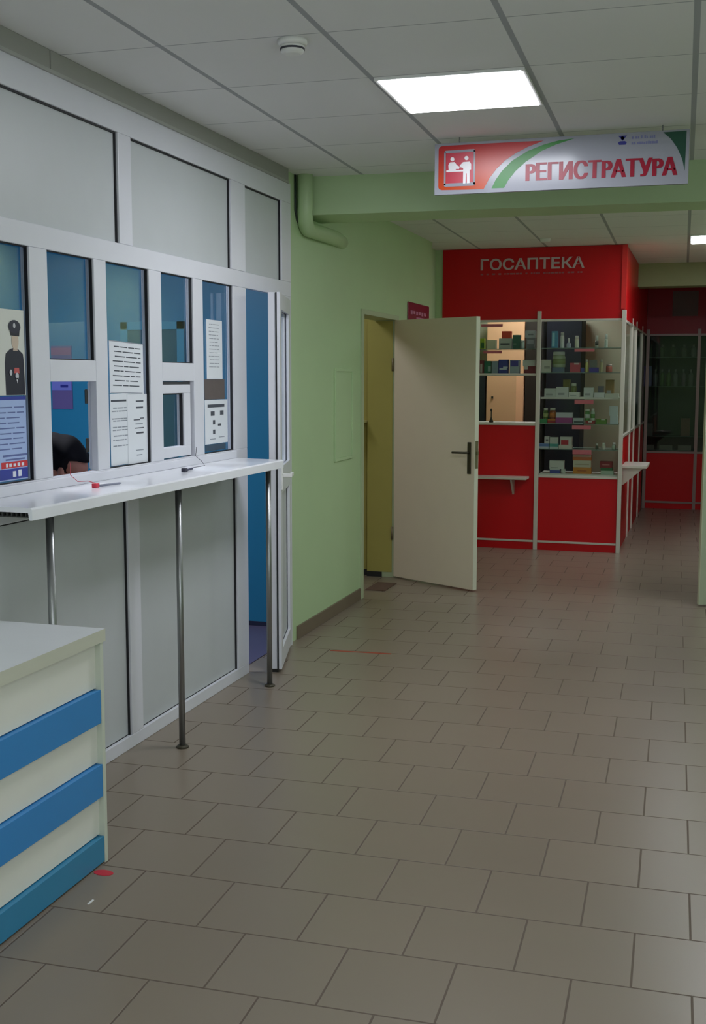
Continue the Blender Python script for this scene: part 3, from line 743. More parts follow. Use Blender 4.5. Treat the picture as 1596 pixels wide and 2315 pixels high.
# green door leaf at the right edge of the passage
d4 = thing('door_4', None, None, (0.86, 8.4, 0), kind='structure')
bm = boxes([(0.845, 1.005, 7.88, 7.93, 0, 2.02), (0.845, 1.005, 8.82, 8.87, 0, 2.02), (0.845, 1.005, 7.93, 8.82, 1.985, 2.02)])
part('door_frame', bm, mat('door_frame_paint_right', (176, 188, 154), 0.45), d4)
P0, P1 = Vector((0.835, 8.30)), Vector((0.000, 8.055)); dv = P1-P0; LL = dv.length; dv.normalize(); nv = Vector((-dv.y, dv.x))
bm = bmesh.new(); lb(bm, 0, LL, -0.04, 0.0, 0.012, 1.985); dl = part('door_leaf', bm, CREAMG, d4, 0.002)
bm = bmesh.new(); lb(bm, LL, LL+0.004, -0.040, 0.0, 0.012, 1.985); part('edge_strip', bm, mat('pale_door_edge_right', (196, 198, 172), 0.4), dl)
bm = bmesh.new(); lb(bm, LL-0.062, LL-0.030, 0.0, 0.008, 0.86, 1.09); part('lock_plate', bm, DARKM, dl)

# ================================================================== HANGING SIGN
sx0, sx1, sz0, sz1, sy = -1.301, -0.117, 2.432, 2.674, 5.585
SD = 0.018; YF = sy-SD
sg = thing('hanging_sign', 'white rectangular sign reading РЕГИСТРАТУРА hung from the ceiling', 'sign', (-0.7, sy, sz0))
def sh(x): return -0.004*(x-sx0)/(sx1-sx0)
bm = boxes([(sx0, sx1, YF, sy, sz0, sz1)]); part('sign_board', bm, SIGNW, sg, 0.002)
def S(x, y):
    s_ = (x-60)/1445.0; yb = 420-75*s_
    return (sx0+s_*(sx1-sx0), sz0+(yb-y)/297.0*(sz1-sz0))
def sprint(name, shapes, m, lay=0, par=None):
    bm = bmesh.new()
    for sp_ in shapes: add_prism(bm, [S(*p) for p in sp_], lambda u, v, w_: Vector((u, YF-0.0004-lay*0.0006-w_, v)), 0.0005)
    return part(name, bm, m, par or sg)
om = bpy.data.materials.new('sign_orange_red_print'); om.use_nodes = True
nt = om.node_tree; b_ = nt.nodes['Principled BSDF']; b_.inputs['Roughness'].default_value = 0.25; b_.inputs['Specular IOR Level'].default_value = 0.3
tc = nt.nodes.new('ShaderNodeTexCoord'); sx_ = nt.nodes.new('ShaderNodeSeparateXYZ'); rmp = nt.nodes.new('ShaderNodeMapRange')
nt.links.new(tc.outputs['Object'], sx_.inputs[0]); nt.links.new(sx_.outputs[2], rmp.inputs[0]); rmp.inputs[1].default_value = 0.02; rmp.inputs[2].default_value = 0.22
mx = nt.nodes.new('ShaderNodeMix'); mx.data_type = 'RGBA'; mx.inputs[6].default_value = (*s2l((186, 70, 26)), 1); mx.inputs[7].default_value = (*s2l((176, 48, 50)), 1)
nt.links.new(rmp.outputs[0], mx.inputs[0]); nt.links.new(mx.outputs[2], b_.inputs['Base Color'])
sprint('orange_field', [[(84, 375), (90, 385), (105, 390), (200, 388), (355, 383), (390, 318), (430, 266), (480, 218), (540, 178), (610, 142), (700, 108), (600, 112), (300, 125), (105, 136), (90, 142), (84, 155)]], om)
sprint('green_swoosh', [[(402, 378), (475, 375), (500, 330), (540, 280), (600, 225), (690, 165), (770, 130), (875, 96), (790, 106), (700, 130), (610, 165), (520, 220), (460, 280), (425, 330)]], SIGNG)
sprint('dark_green_corner', [[(1362, 66), (1488, 58), (1484, 275), (1470, 215), (1440, 150), (1405, 102)]], SIGNT)
icon = sprint('icon_field', [[(130, 178), (290, 168), (290, 350), (130, 358)]], mat('icon_red', (186, 44, 66), 0.3), 1)
sprint('icon_outline', [[(118, 172), (126, 163), (296, 153), (304, 160), (304, 168), (124, 178)], [(118, 355), (124, 352), (304, 343), (304, 356), (296, 363), (126, 371), (118, 366)],
        [(118, 172), (128, 172), (128, 362), (118, 362)], [(294, 160), (304, 160), (304, 356), (294, 356)]], SIGNW, 2, icon)
def circ(x, y, r, n=14): return [(x+r*math.cos(2*math.pi*k/n), y+r*math.sin(2*math.pi*k/n)) for k in range(n)]
sprint('icon_figures', [circ(168, 212, 12), [(146, 275), (144, 245), (154, 230), (182, 228), (194, 245), (212, 255), (208, 268), (190, 268), (188, 274)],
        circ(252, 205, 12), [(232, 228), (272, 225), (280, 240), (280, 270), (272, 272), (272, 348), (256, 350), (254, 292), (250, 292), (248, 350), (233, 351), (233, 262), (215, 258), (212, 248)],
        [(132, 276), (233, 272), (233, 282), (132, 287)]], mat('icon_white', (232, 230, 234), 0.3), 3, icon)
T0 = S(605, 337); T1 = S(1440, 200)
bm = text_bm('РЕГИСТРАТУРА'.replace('\u0420', 'P'), T0[0], T1[0], sz0+0.188*(sz1-sz0), sz0+0.535*(sz1-sz0), YF-0.0003, 0.0015, shear=-0.006, fat=0.005)
part('sign_lettering', bm, SIGNR, sg)
sprint('blue_emblem', [[(1118, 84), (1166, 82), (1142, 112)], circ(1142, 96, 9), [(1118, 122), (1128, 114), (1156, 113), (1166, 120), (1160, 132), (1124, 134)]], SIGNB)
rn = random.Random(11)
small = []
for (xx0, xx1, yy, hh) in ((1192, 1322, 84, 18), (1192, 1342, 116, 16)):
    x = xx0
    while x < xx1-6:
        w_ = rn.choice((7, 8, 9, 10)); k = rn.choice((0, 2, 4)); yt = yy-(x-xx0)*0.045
        small += [[(x, yt+k), (x+w_, yt+k-0.4), (x+w_, yt+hh-1), (x, yt+hh)]]; x += w_+rn.choice((3, 3, 4, 10))
sprint('small_print', small, mat('sign_grey_blue_print', (112, 116, 160), 0.3))
for xx in (sx0+0.12, sx1-0.12):
    bm = bmesh.new(); add_tube(bm, [(xx, sy-0.009, sz1-0.001), (xx, sy-0.009, H)], 0.003, 8); part('hanger', bm, CHROME, sg)

# ================================================================== CEILING FITTINGS
def g2(u, v):
    c, s_ = math.cos(0.0195), math.sin(0.0195)
    return (-1.8579+0.6*(c*u-s_*v), 3.179+0.6*(s_*u+c*v))
def panel_light(u, v, strength, label, group='square ceiling light panels', lx=None):
    cx_, cy_ = g2(u+0.5, v+0.5) if lx is None else lx
    t = thing('ceiling_light', label, 'light', (cx_, cy_, H), group)
    def rb(bm, a, b, c, d, z0, z1):
        vs = add_box(bm, cx_+a, cx_+b, cy_+c, cy_+d, z0, z1)
        bmesh.ops.rotate(bm, cent=(cx_, cy_, 0), matrix=Matrix.Rotation(0.0195, 3, 'Z'), verts=vs)
    bm = bmesh.new(); o_, i_ = 0.290, 0.275
    rb(bm, -o_, o_, -o_, -i_, H-0.010, H); rb(bm, -o_, o_, i_, o_, H-0.010, H); rb(bm, -o_, -i_, -i_, i_, H-0.010, H); rb(bm, i_, o_, -i_, i_, H-0.010, H)
    part('frame', bm, WHITE, t)
    bm = bmesh.new(); rb(bm, -i_, i_, -i_, i_, H-0.0125, H-0.002)
    part('diffuser', bm, emis('lit_diffuser_%s' % label[:18].replace(' ', '_'), LAMP_COL, strength), t)
panel_light(1, 2, LAMP_HALL, 'bright square light panel in the ceiling before the hanging sign')
panel_light(3, 11.0, LAMP_FAR, 'square light panel at the right edge in front of the red pharmacy')
panel_light(4.2, 2, LAMP_HALL*0.18, 'square light panel in the hall ceiling outside the right edge')  # unseen panel, added to brighten green wall, partition and passage
panel_light(3.4, 6.9, LAMP_FAR*0.8, 'square light panel in the passage ceiling outside the right edge')  # unseen panel, added to brighten kiosk front, door and passage ceiling
panel_light(1, -6, LAMP_REAR, 'square light panel in the hall ceiling behind the viewpoint, left')
panel_light(4, -6, LAMP_REAR, 'square light panel in the hall ceiling behind the viewpoint, right')
panel_light(0, 0, LAMP_KIOSK, 'light panel over the inside of the red pharmacy kiosk', lx=(-1.62, 11.4))
panel_light(0, 0, LAMP_OFFICE, 'light panel over the blue office behind the partition', lx=(-3.6, 4.6))
panel_light(0, 0, LAMP_SIDE, 'light panel over the yellow side room', lx=(-3.3, 7.8))
sd = thing('smoke_detector', 'round white smoke detector on the ceiling left of the bright panel', 'smoke detector', (-1.40, 3.84, H))
bm = bmesh.new(); add_lathe(bm, [(0.052, 0), (0.052, -0.012), (0.046, -0.020)][::-1], (-1.40, 3.84, H)); part('base', bm, WHITE, sd)
bm = bmesh.new(); add_lathe(bm, [(0.026, -0.048), (0.038, -0.042), (0.042, -0.024), (0.042, -0.020)], (-1.40, 3.84, H)); part('sensor_head', bm, WHITE, sd)
bm = bmesh.new(); add_lathe(bm, [(0.0425, -0.034), (0.0425, -0.028)], (-1.40, 3.84, H)); part('vent_slot', bm, mat('dark_slot', (60, 60, 72), 0.6), sd)
bm = bmesh.new(); add_lathe(bm, [(0.03, -0.030), (0.04, -0.022), (0.045, 0)], (-1.33, 9.75, H))
tag(obj('smoke_detector', bm, WHITE), 'small white smoke detector on the ceiling above the pharmacy lettering', 'smoke detector')

# ================================================================== PHARMACY KIOSK
KY = 10.34
XL, XM, XR = -2.33, -1.447, -0.712
kz = thing('pharmacy_kiosk', 'red pharmacy kiosk with white profiles, glass cases and ГОСАПТЕКА lettering', 'kiosk', (-1.5, KY, 0))
bm = boxes([(XL, XR, KY-0.005, KY+0.025, 2.062, H-0.003)]); part('fascia', bm, RED, kz, 0.002)
T = at(1087, 612, KY); U = at(1322, 580, KY)
bm = text_bm('ГОСАПТЕКА', T.x, U.x, at(1087, 612, KY).z, at(1087, 586, KY).z, KY-0.0052, 0.004, bold=0.02, shear=-0.0)
part('kiosk_lettering', bm, mat('pale_lettering', (196, 176, 180), 0.4), kz)
bm = bmesh.new(); rn = random.Random(5); x = T.x; z_ = at(1090, 620, KY).z
while x < U.x-0.02:
    w_ = rn.uniform(0.012, 0.03); add_box(bm, x, x+w_, KY-0.0075, KY-0.005, z_-0.010, z_+0.004); x += w_+rn.choice((0.006, 0.007, 0.03))
part('small_lettering', bm, mat('dim_pink_lettering', (160, 84, 92), 0.5), kz)
bm = boxes([(XR-0.02, XR+0.004, KY+0.026, 14.08, 2.062, H-0.003)]); part('side_fascia', bm, RED, kz)
bm = boxes([(XR-0.03, XR+0.012, KY-0.012, KY+0.026, 2.15, H-0.004)]); part('corner_trim', bm, mat('bright_red_trim', (214, 40, 40), 0.35), kz)
def kpost(x, z0=0.0, z1=2.14, y=KY-0.02):
    bm = boxes([(x-0.018, x+0.018, y, y+0.036, z0, z1)]); part('post', bm, ALU, kz, 0.003)
kpost(XM); kpost(XR); kpost(XL+0.03, 0.0, 1.9)
def rail(x0, x1, z0, z1, name='rail', y=KY-0.008): bm = boxes([(x0, x1, y, y+0.022, z0, z1)]); part(name, bm, ALU, kz, 0.002)
for x0, x1 in ((XL+0.05, XM-0.019), (XM+0.019, XR-0.019)):
    rail(x0, x1, 0.068, 0.086); rail(x0, x1, 2.048, 2.068)
    bm = boxes([(x0, x1, KY+0.0, KY+0.020, 0.0, 0.067)]); part('plinth', bm, RED, kz)
rail(XM+0.019, XR-0.019, 0.660, 0.682); rail(XL+0.05, XM-0.019, 1.126, 1.148); rail(XL+0.05, XM-0.019, 1.574, 1.592)
bm = boxes([(XM+0.019, XR-0.019, KY, KY+0.018, 0.087, 0.659)]); part('front_panel', bm, RED, kz)
bm = boxes([(XL+0.05, XM-0.019, KY, KY+0.018, 0.087, 1.125)]); part('front_panel', bm, RED, kz)
bm = boxes([(XM+0.02, XR-0.02, KY+0.004, KY+0.008, 0.683, 2.047)]); part('glass_pane', bm, GLASS2, kz)
bm = boxes([(XL+0.05, XM-0.02, KY+0.004, KY+0.008, 1.593, 2.047)]); part('glass_pane', bm, GLASS2, kz)
bm = boxes([(XL+0.05, XM-0.20, KY+0.004, KY+0.008, 1.149, 1.573)]); part('glass_pane', bm, GLASS2, kz)
# ledge in front of the left bay
lx1 = at(1198, 1077, KY-0.1).x
bm = boxes([(XL+0.06, XM-0.065, KY-0.20, KY-0.001, 0.648, 0.668)]); lg = part('front_ledge', bm, ALU, kz, 0.003)
for xx in (-2.10, -1.66):
    bm = bmesh.new(); add_prism(bm, [(KY-0.16, 0.646), (KY-0.002, 0.646), (KY-0.002, 0.50), (KY-0.02, 0.50)], lambda u, v, w_: Vector((xx+w_, u, v)), 0.016); part('bracket', bm, ALU, lg)
# shelves (real boards and glass shelves inside the two cases)
KD = 0.34
shR = [at(1300, 700+0.2318*v, KY+0.02).z for v in (372, 612, 855, 1112, 1362, 1604)]
shL = [at(1140, 700+0.2318*v, KY+0.02).z for v in (382, 628)]
SHG = mat('glass_shelf_edge', (120, 140, 130), 0.2); SHW = mat('white_shelf', (206, 204, 194), 0.5)
for i_, z_ in enumerate(shR):
    m_ = SHW if i_ in (2, 5) else SHG; th = 0.016 if i_ in (2, 5) else 0.006
    bm = boxes([(XM+0.022, XR-0.022, KY+0.012, KY+KD, z_-th, z_)]); part('shelf', bm, m_, kz)
for i_, z_ in enumerate(shL):
    th = 0.014 if i_ == 1 else 0.006
    bm = boxes([(XL+0.055, XM-0.022, KY+0.012, KY+KD, z_-th, z_)]); part('shelf', bm, SHW if i_ else SHG, kz)
# dividers / side posts of the cases
bm = boxes([(XM-0.006, XM+0.006, KY+0.02, KY+KD, 0.66, 2.06)]); part('case_side', bm, GLASS2, kz)
# serving side (right side of the kiosk, running away to the second front)
for yy in (11.46, 12.12, 13.2):
    bm = boxes([(XR-0.02, XR+0.012, yy-0.016, yy+0.016, 0.0, 2.12)]); part('post', bm, ALU, kz, 0.002)
bm = boxes([(XR-0.018, XR-0.002, KY+0.03, 14.05, 0.0, 1.02)]); part('side_panel', bm, RED, kz)
bm = boxes([(XR-0.006, XR-0.002, KY+0.03, 14.05, 1.04, 2.05)]); part('side_glass', bm, GLASS2, kz)
for z_ in (1.02, 2.042):
    bm = boxes([(XR-0.018, XR+0.008, KY+0.03, 14.05, z_, z_+0.02)]); part('side_rail', bm, ALU, kz)
bm = boxes([(XR+0.004, XR+0.225, KY+0.10, KY+0.62, 0.752, 0.776)]); lg = part('side_ledge', bm, ALU, kz, 0.003)
for yy in (KY+0.14, KY+0.50):
    bm = bmesh.new(); add_prism(bm, [(XR+0.004, 0.75), (XR+0.19, 0.75), (XR+0.02, 0.60), (XR+0.004, 0.60)], lambda u, v, w_: Vector((u, yy+w_, v)), 0.016); part('bracket', bm, ALU, lg)
# back wall of the kiosk and what stands before it
struct('wall_kiosk_back', boxes([(-2.45, XR-0.03, 12.30, 12.40, 0, H)]), mat('grey_green_back_wall', (160, 160, 134), 0.6))
def cabinet(name, label, px0, px1, py_top, m, Y=12.22, z0=0.0, cat='cabinet', depth=0.4):
    a = at(px0, 900, Y-depth); b = at(px1, 900, Y-depth); zt_ = at((px0+px1)/2, py_top, Y-depth).z
    t = thing(name, label, cat, ((a.x+b.x)/2, Y, 0))
    bm = boxes([(a.x, b.x, Y-depth+0.02, Y, 0.0, zt_)]); part('carcass', bm, m, t)
    bm = boxes([(a.x+0.002, b.x-0.002, Y-depth, Y-depth+0.018, 0.01, zt_-0.002)]); d_ = part('door', bm, m, t, 0.002)
    return t, d_, a.x, b.x, Y-depth
PEACH = mat('peach_laminate', (226, 176, 132), 0.5, noise=0.03)
t, d_, ax_, bx_, yy = cabinet('wardrobe', 'peach laminate wardrobe seen through the left glass of the kiosk', 1099, 1183, 715, PEACH)
bm = boxes([(ax_+0.055, ax_+0.075, yy-0.012, yy, at(1113, 901, yy).z, at(1113, 896, yy).z)]); part('keyhole', bm, DARKM, d_)
t, d_, ax_, bx_, yy = cabinet('cabinet', 'tall black cabinet behind the glass shelves of the right case', 1233, 1312, 715, mat('black_laminate', (20, 22, 30), 0.6, spec=0.15))
t, d_, ax_, bx_, yy = cabinet('cabinet', 'dark brown cabinet between peach wardrobe and black cabinet', 1186, 1226, 722, mat('dark_brown_laminate', (44, 38, 30), 0.6, spec=0.2))
t, d_, ax_, bx_, yy = cabinet('cabinet', 'dark grey cabinet left of the peach wardrobe in the kiosk', 1064, 1096, 850, mat('charcoal_laminate', (30, 36, 38), 0.6, spec=0.2))
# little stand with a knob on the serving sill
pz = at(1113, 952, KY+0.1)
bm = bmesh.new(); add_lathe(bm, [(0.020, 0), (0.020, 0.010), (0.008, 0.035), (0.005, 0.05), (0.005, 0.10), (0.010, 0.105), (0.010, 0.118), (0.003, 0.125)], (pz.x, KY+0.04, 1.148), 14)
tag(obj('counter_bell', bm, DARKM), 'small dark stand on the serving sill before the peach wardrobe', 'stand')
bm = boxes([(XL+0.055, XM-0.022, KY+0.016, KY+KD, 1.128, 1.1475)]); part('serving_sill', bm, SHW, kz)

# pink price strips and the goods, positions read off the photo at the depth of the shelves
def z3(x, y, Y): return at(1060+0.2318*x, 700+0.2318*y, Y)
PINK = mat('pink_card', (226, 116, 130), 0.5)
strips = [(1030, 1225, 380, 410, 'pink price strip under the top shelf of the right case'), (1030, 1215, 880, 920, 'pink price strip below the third shelf of the right case'),
          (1005, 1190, 1130, 1165, 'pink price strip below the fourth shelf of the right case'), (1010, 1195, 1370, 1410, 'pink price strip below the fifth shelf of the right case'),
          (140, 320, 400, 428, 'pink price strip under the upper shelf of the left case'), (120, 330, 140, 170, 'faint pink price strip at the top of the left case')]
for x0, x1, y0, y1, lb_ in strips:
    a, b = z3(x0, y1, KY+0.01), z3(x1, y0, KY+0.01)
    bm = boxes([(a.x, b.x, KY+0.0095, KY+0.0115, a.z, b.z)]); o = tag(obj('price_strip', bm, PINK), lb_, 'price strip', 'pink price strips')
GR = 'pharmacy goods on the shelves'
def carton(x0, x1, y0, y1, rgb, label, band=None, base=None, Y=KY+0.06, dp=0.07):
    a, b = z3(x0, y1, Y), z3(x1, y0, Y); h = b.z-a.z
    zb = base if base is not None else a.z
    t = thing('carton', label, 'box', ((a.x+b.x)/2, Y, zb), GR)
    bm = boxes([(a.x, b.x, Y, Y+dp, zb, zb+h)]); part('box', bm, colmat(rgb), t, 0.001)
    if band:
        bm = bmesh.new()
        w_ = b.x-a.x
        for (rgb2, u0, u1, v0, v1) in band:
            bm = boxes([(a.x+w_*u0, a.x+w_*u1, Y-0.0012, Y, zb+h*v0, zb+h*v1)]); part('print', bm, colmat(rgb2), t)
    return zb+h
def jar(x0, x1, y0, y1, rgb, cap, label, base=None, Y=KY+0.06, band=None, neck=0.7, name='bottle', capf=0.2):
    a, b = z3(x0, y1, Y), z3(x1, y0, Y); h = b.z-a.z; r = (b.x-a.x)/2
    zb = base if base is not None else a.z; cx_ = (a.x+b.x)/2
    t = thing(name, label, name, (cx_, Y+r, zb), GR)
    bm = bmesh.new(); add_lathe(bm, [(r*0.92, 0), (r, 0.004), (r, h*(1-capf)*0.82), (r*neck, h*(1-capf))], (cx_, Y+r, zb), 14); part('body', bm, colmat(rgb, 0.3), t)
    bm = bmesh.new(); add_lathe(bm, [(r*neck*1.05, h*(1-capf)), (r*neck*1.05, h*0.98), (r*neck*0.9, h)], (cx_, Y+r, zb), 14); part('cap', bm, colmat(cap, 0.4), t)
    if band:
        bm = bmesh.new(); add_lathe(bm, [(r*1.01, h*0.2), (r*1.01, h*0.55)], (cx_, Y+r, zb), 14); part('label_band', bm, colmat(band), t)
    return zb+h
W_ = (214, 214, 208)
s = shL[0]
carton(86, 150, 275, 378, (150, 176, 40), 'lime green box on the upper shelf of the left case', [((60, 110, 50), 0.5, 1, 0.1, 0.6)], s)
carton(172, 262, 290, 378, (206, 200, 170), 'beige box beside the lime green one in the left case', None, s)
top = carton(292, 418, 275, 378, (190, 196, 184), 'grey-white box with dark lettering in the left case', [((70, 76, 76), 0.12, 0.85, 0.38, 0.55)], s)
carton(320, 410, 178, 250, (216, 66, 34), 'orange-red box lying on the grey-white box in the left case', None, top)
carton(425, 500, 242, 378, (50, 104, 84), 'dark green box on the upper shelf of the left case', [((120, 150, 132), 0.1, 0.5, 0.3, 0.4)], s)
jar(503, 542, 295, 378, (196, 206, 204), (214, 216, 214), 'small white jar right of the dark green box', s, neck=0.9)
t1 = carton(560, 640, 270, 378, (118, 118, 124), 'grey box at the right end of the left case upper shelf', [((160, 160, 166), 0.1, 0.9, 0.45, 0.8)], s)
carton(548, 650, 198, 268, (172, 176, 180), 'light grey box stacked on the grey box in the left case', [((110, 112, 118), 0.3, 0.8, 0.35, 0.55)], t1)
s = shL[1]
carton(84, 143, 490, 622, (140, 60, 70), 'maroon box with white marks on the lower shelf of the left case', [((196, 180, 180), 0.45, 0.8, 0.1, 0.75)], s)
carton(150, 215, 495, 622, (44, 116, 90), 'mid green box on the lower shelf of the left case', [((150, 176, 170), 0.55, 1, 0.2, 0.6)], s)
carton(222, 284, 495, 622, (150, 164, 178), 'blank blue-grey box on the lower shelf of the left case', None, s)
carton(288, 380, 482, 622, (58, 66, 150), 'blue box with white diagonal mark in the left case', [((200, 206, 220), 0.1, 0.9, 0.30, 0.42), ((200, 206, 220), 0.5, 1, 0.42, 0.52)], s)
carton(396, 492, 486, 622, (176, 186, 196), 'pale box with violet-blue top in the left case', [((84, 80, 168), 0.1, 0.9, 0.55, 0.95)], s)
t1 = carton(535, 645, 545, 622, (128, 36, 48), 'maroon box under a white one at the right of the left case', [((206, 200, 198), 0.0, 0.35, 0.6, 1)], s)
carton(525, 640, 485, 545, (206, 204, 202), 'white box on the maroon one in the left case', None, t1)
# right case
s = shR[0]
carton(805, 868, 200, 365, (74, 140, 172), 'tall light blue box on the top shelf of the right case', [((150, 200, 214), 0.1, 0.5, 0.1, 0.9)], s, dp=0.05)
jar(888, 930, 212, 365, (206, 210, 204), (190, 196, 190), 'white tube standing beside the tall light blue box', s, neck=0.8)
jar(950, 995, 268, 365, (150, 160, 176), (220, 222, 224), 'small grey dropper bottle on the top shelf', s, neck=0.4, capf=0.45)
jar(1030, 1072, 245, 365, (206, 202, 184), (216, 214, 204), 'cream tube on the top shelf by the black cabinet edge', s, neck=0.8)
jar(1228, 1264, 245, 365, (150, 156, 140), (208, 210, 204), 'small pale bottle with dark foot on the top shelf', s, band=(60, 60, 56), neck=0.8, capf=0.35)
jar(1318, 1355, 232, 365, (186, 196, 186), (220, 224, 220), 'small white bottle at the right of the top shelf', s, neck=0.8, capf=0.35)
s = shR[1]
carton(706, 800, 482, 605, (196, 194, 180), 'off-white box at the left end of the second shelf', [((150, 150, 140), 0.3, 0.9, 0.3, 0.5)], s)
t1 = carton(812, 925, 555, 605, (96, 112, 132), 'blue-grey box under the greenish tub on the second shelf', None, s)
jar(806, 936, 398, 552, (176, 186, 156), (208, 210, 206), 'greenish tub with white lid on the second shelf', t1, band=(150, 164, 110), neck=0.86, name='tub', capf=0.22)
carton(985, 1085, 512, 605, (190, 70, 88), 'pink-red box on the second shelf of the right case', [((216, 180, 186), 0.4, 0.9, 0.82, 1.0)], s)
carton(1090, 1124, 560, 605, (66, 66, 140), 'tiny blue box beside the pink-red one', None, s)
jar(1130, 1164, 478, 605, (190, 184, 110), (206, 204, 196), 'slim yellow bottle with white cap on the second shelf', s, neck=0.6)
t1 = carton(1172, 1262, 558, 605, (78, 66, 150), 'violet-blue box lying on the second shelf', None, s)
carton(1176, 1246, 482, 556, (116, 116, 110), 'olive-grey box stacked on the violet-blue one', None, t1)
jar(1276, 1306, 478, 605, (190, 180, 140), (200, 200, 190), 'pale yellow bottle on the second shelf of the right case', s, neck=0.6)
jar(1332, 1396, 525, 605, (176, 96, 84), (200, 176, 166), 'salmon red jar on the second shelf', s, neck=0.85, name='jar')
s = shR[2]
carton(915, 985, 680, 848, (128, 120, 52), 'olive yellow box behind the jars on the third shelf', None, s, Y=KY+0.20)
jar(990, 1050, 715, 850, (122, 132, 74), (206, 208, 196), 'olive green jar with pale lid on the third shelf', s, neck=0.8, name='jar', Y=KY+0.12)
for x0, x1, y0, y1, c, lb_ in ((735, 850, 765, 850, (190, 194, 190), 'white blister pack, leftmost on the third shelf'), (850, 968, 750, 850, (200, 202, 198), 'tall white pack second on the third shelf'),
                              (972, 1080, 803, 850, (208, 208, 200), 'flat cream pack in front of the olive jar'), (1118, 1215, 755, 850, (196, 200, 196), 'white pack in the middle of the third shelf'),
                              (1330, 1415, 680, 850, (140, 112, 70), 'brown box standing at the right of the third shelf')):
    carton(x0, x1, y0, y1, c, lb_, [((150, 152, 150), 0.15, 0.7, 0.2, 0.4)], s, Y=KY+(0.05 if c != (140, 112, 70) else 0.2))
carton(1255, 1312, 742, 850, (120, 122, 130), 'grey box among the white packs on the third shelf', None, s, Y=KY+0.17)
carton(1220, 1322, 806, 850, (204, 206, 204), 'flat white pack below the grey box on the third shelf', None, s, Y=KY+0.04)
carton(1328, 1460, 812, 850, (196, 196, 184), 'flat pale pack before the brown box on the third shelf', None, s, Y=KY+0.04)
s = shR[3]
t1 = carton(690, 762, 1070, 1108, (56, 140, 84), 'green box under the green bottle on the fourth shelf', None, s)
jar(722, 772, 962, 1070, (84, 110, 48), (214, 214, 206), 'green bottle with white cap on the fourth shelf', t1, band=(160, 170, 110), neck=0.8)
t1 = carton(766, 844, 1070, 1108, (160, 44, 44), 'red box with orange edge under the amber bottle', [((206, 130, 60), 0, 1, 0.7, 1)], s)
jar(782, 846, 962, 1070, (150, 80, 40), (214, 210, 200), 'amber bottle with white cap on the fourth shelf', t1, band=(200, 120, 60), neck=0.8)
t1 = carton(845, 1008, 1054, 1108, (160, 56, 132), 'wide magenta box on the fourth shelf', None, s)
carton(848, 1010, 1004, 1052, (200, 198, 210), 'wide white box lying on the magenta box', None, t1)
carton(1014, 1116, 1056, 1108, (176, 184, 186), 'pale grey box with dark stripe on the fourth shelf', [((70, 84, 84), 0.1, 1.0, 0.15, 0.42)], s)
t1 = carton(1136, 1228, 1078, 1108, (150, 30, 36), 'low red box on the fourth shelf', [((206, 196, 190), 0.3, 0.7, 0.4, 0.9)], s)
jar(1128, 1178, 966, 1076, (96, 150, 84), (206, 214, 200), 'green jar with pale lid on the low red box', t1, band=(206, 214, 204), neck=0.85, name='jar')
jar(1184, 1228, 960, 1076, (190, 206, 190), (216, 220, 214), 'white bottle beside the green jar on the low red box', t1, band=(110, 160, 90), neck=0.7)
carton(1236, 1342, 1064, 1108, (96, 130, 50), 'grass green box on the fourth shelf', [((196, 200, 186), 0.5, 0.85, 0.8, 1)], s)
t1 = carton(1375, 1452, 1030, 1108, (190, 198, 200), 'white foil pack at the right end of the fourth shelf', None, s)
carton(1368, 1450, 922, 1016, (190, 200, 200), 'white foil pack standing on another at the right end', None, t1)
s = shR[4]
t1 = carton(682, 780, 1312, 1358, (100, 130, 186), 'blue-striped box at the left of the fifth shelf', [((200, 204, 210), 0, 1, 0, 0.4)], s)
carton(735, 784, 1240, 1310, (206, 206, 202), 'white box on the blue-striped one on the fifth shelf', [((120, 122, 126), 0.3, 0.8, 0.3, 0.6)], t1)
t1 = carton(786, 870, 1312, 1358, (84, 158, 150), 'teal-striped box on the fifth shelf', [((200, 206, 206), 0, 1, 0, 0.4)], s)
carton(788, 866, 1250, 1312, (200, 200, 196), 'white box on the teal-striped one on the fifth shelf', None, t1)
t1 = carton(874, 1006, 1325, 1358, (214, 206, 196), 'cream box under the red lettered one on the fifth shelf', None, s)
carton(886, 1004, 1245, 1325, (206, 202, 196), 'white box with red mark on the fifth shelf', [((190, 40, 56), 0.1, 0.72, 0.05, 0.6)], t1)
for x0, x1, y0, cc_, lb_ in ((1232, 1262, 1305, (70, 76, 60), 'tiny bottle with dark foot on the fifth shelf'), (1292, 1334, 1296, (206, 200, 184), 'tiny cream jar in the middle right of the fifth shelf'), (1392, 1434, 1294, (176, 190, 170), 'tiny pale green bottle at the right of the fifth shelf')):
    jar(x0, x1, y0, 1362, cc_, (220, 222, 214), lb_, s, neck=0.7, capf=0.35)
s = shR[5]
t1 = carton(788, 886, 1560, 1600, (74, 84, 160), 'blue box under the white one on the bottom shelf', [((200, 204, 206), 0, 1, 0.7, 1)], s)
carton(784, 926, 1482, 1558, (210, 212, 204), 'white box on the blue one on the bottom shelf', [((150, 154, 150), 0.1, 0.6, 0.1, 0.2)], t1)
jar(892, 940, 1558, 1600, (206, 210, 202), (214, 216, 210), 'small white jar on the bottom shelf', s, neck=0.9, name='jar')
t1 = carton(1014, 1192, 1540, 1600, (206, 134, 44), 'orange box lowest of the stack on the bottom shelf', [((170, 90, 30), 0.25, 0.75, 0.4, 0.55)], s)
t2 = carton(1014, 1190, 1478, 1540, (206, 200, 176), 'cream box in the middle of the stack on the bottom shelf', [((176, 166, 140), 0.1, 0.9, 0.35, 0.5)], t1)
carton(1012, 1194, 1425, 1476, (206, 112, 56), 'orange box topmost of the stack on the bottom shelf', [((214, 170, 150), 0.0, 1, 0.6, 1)], t2)
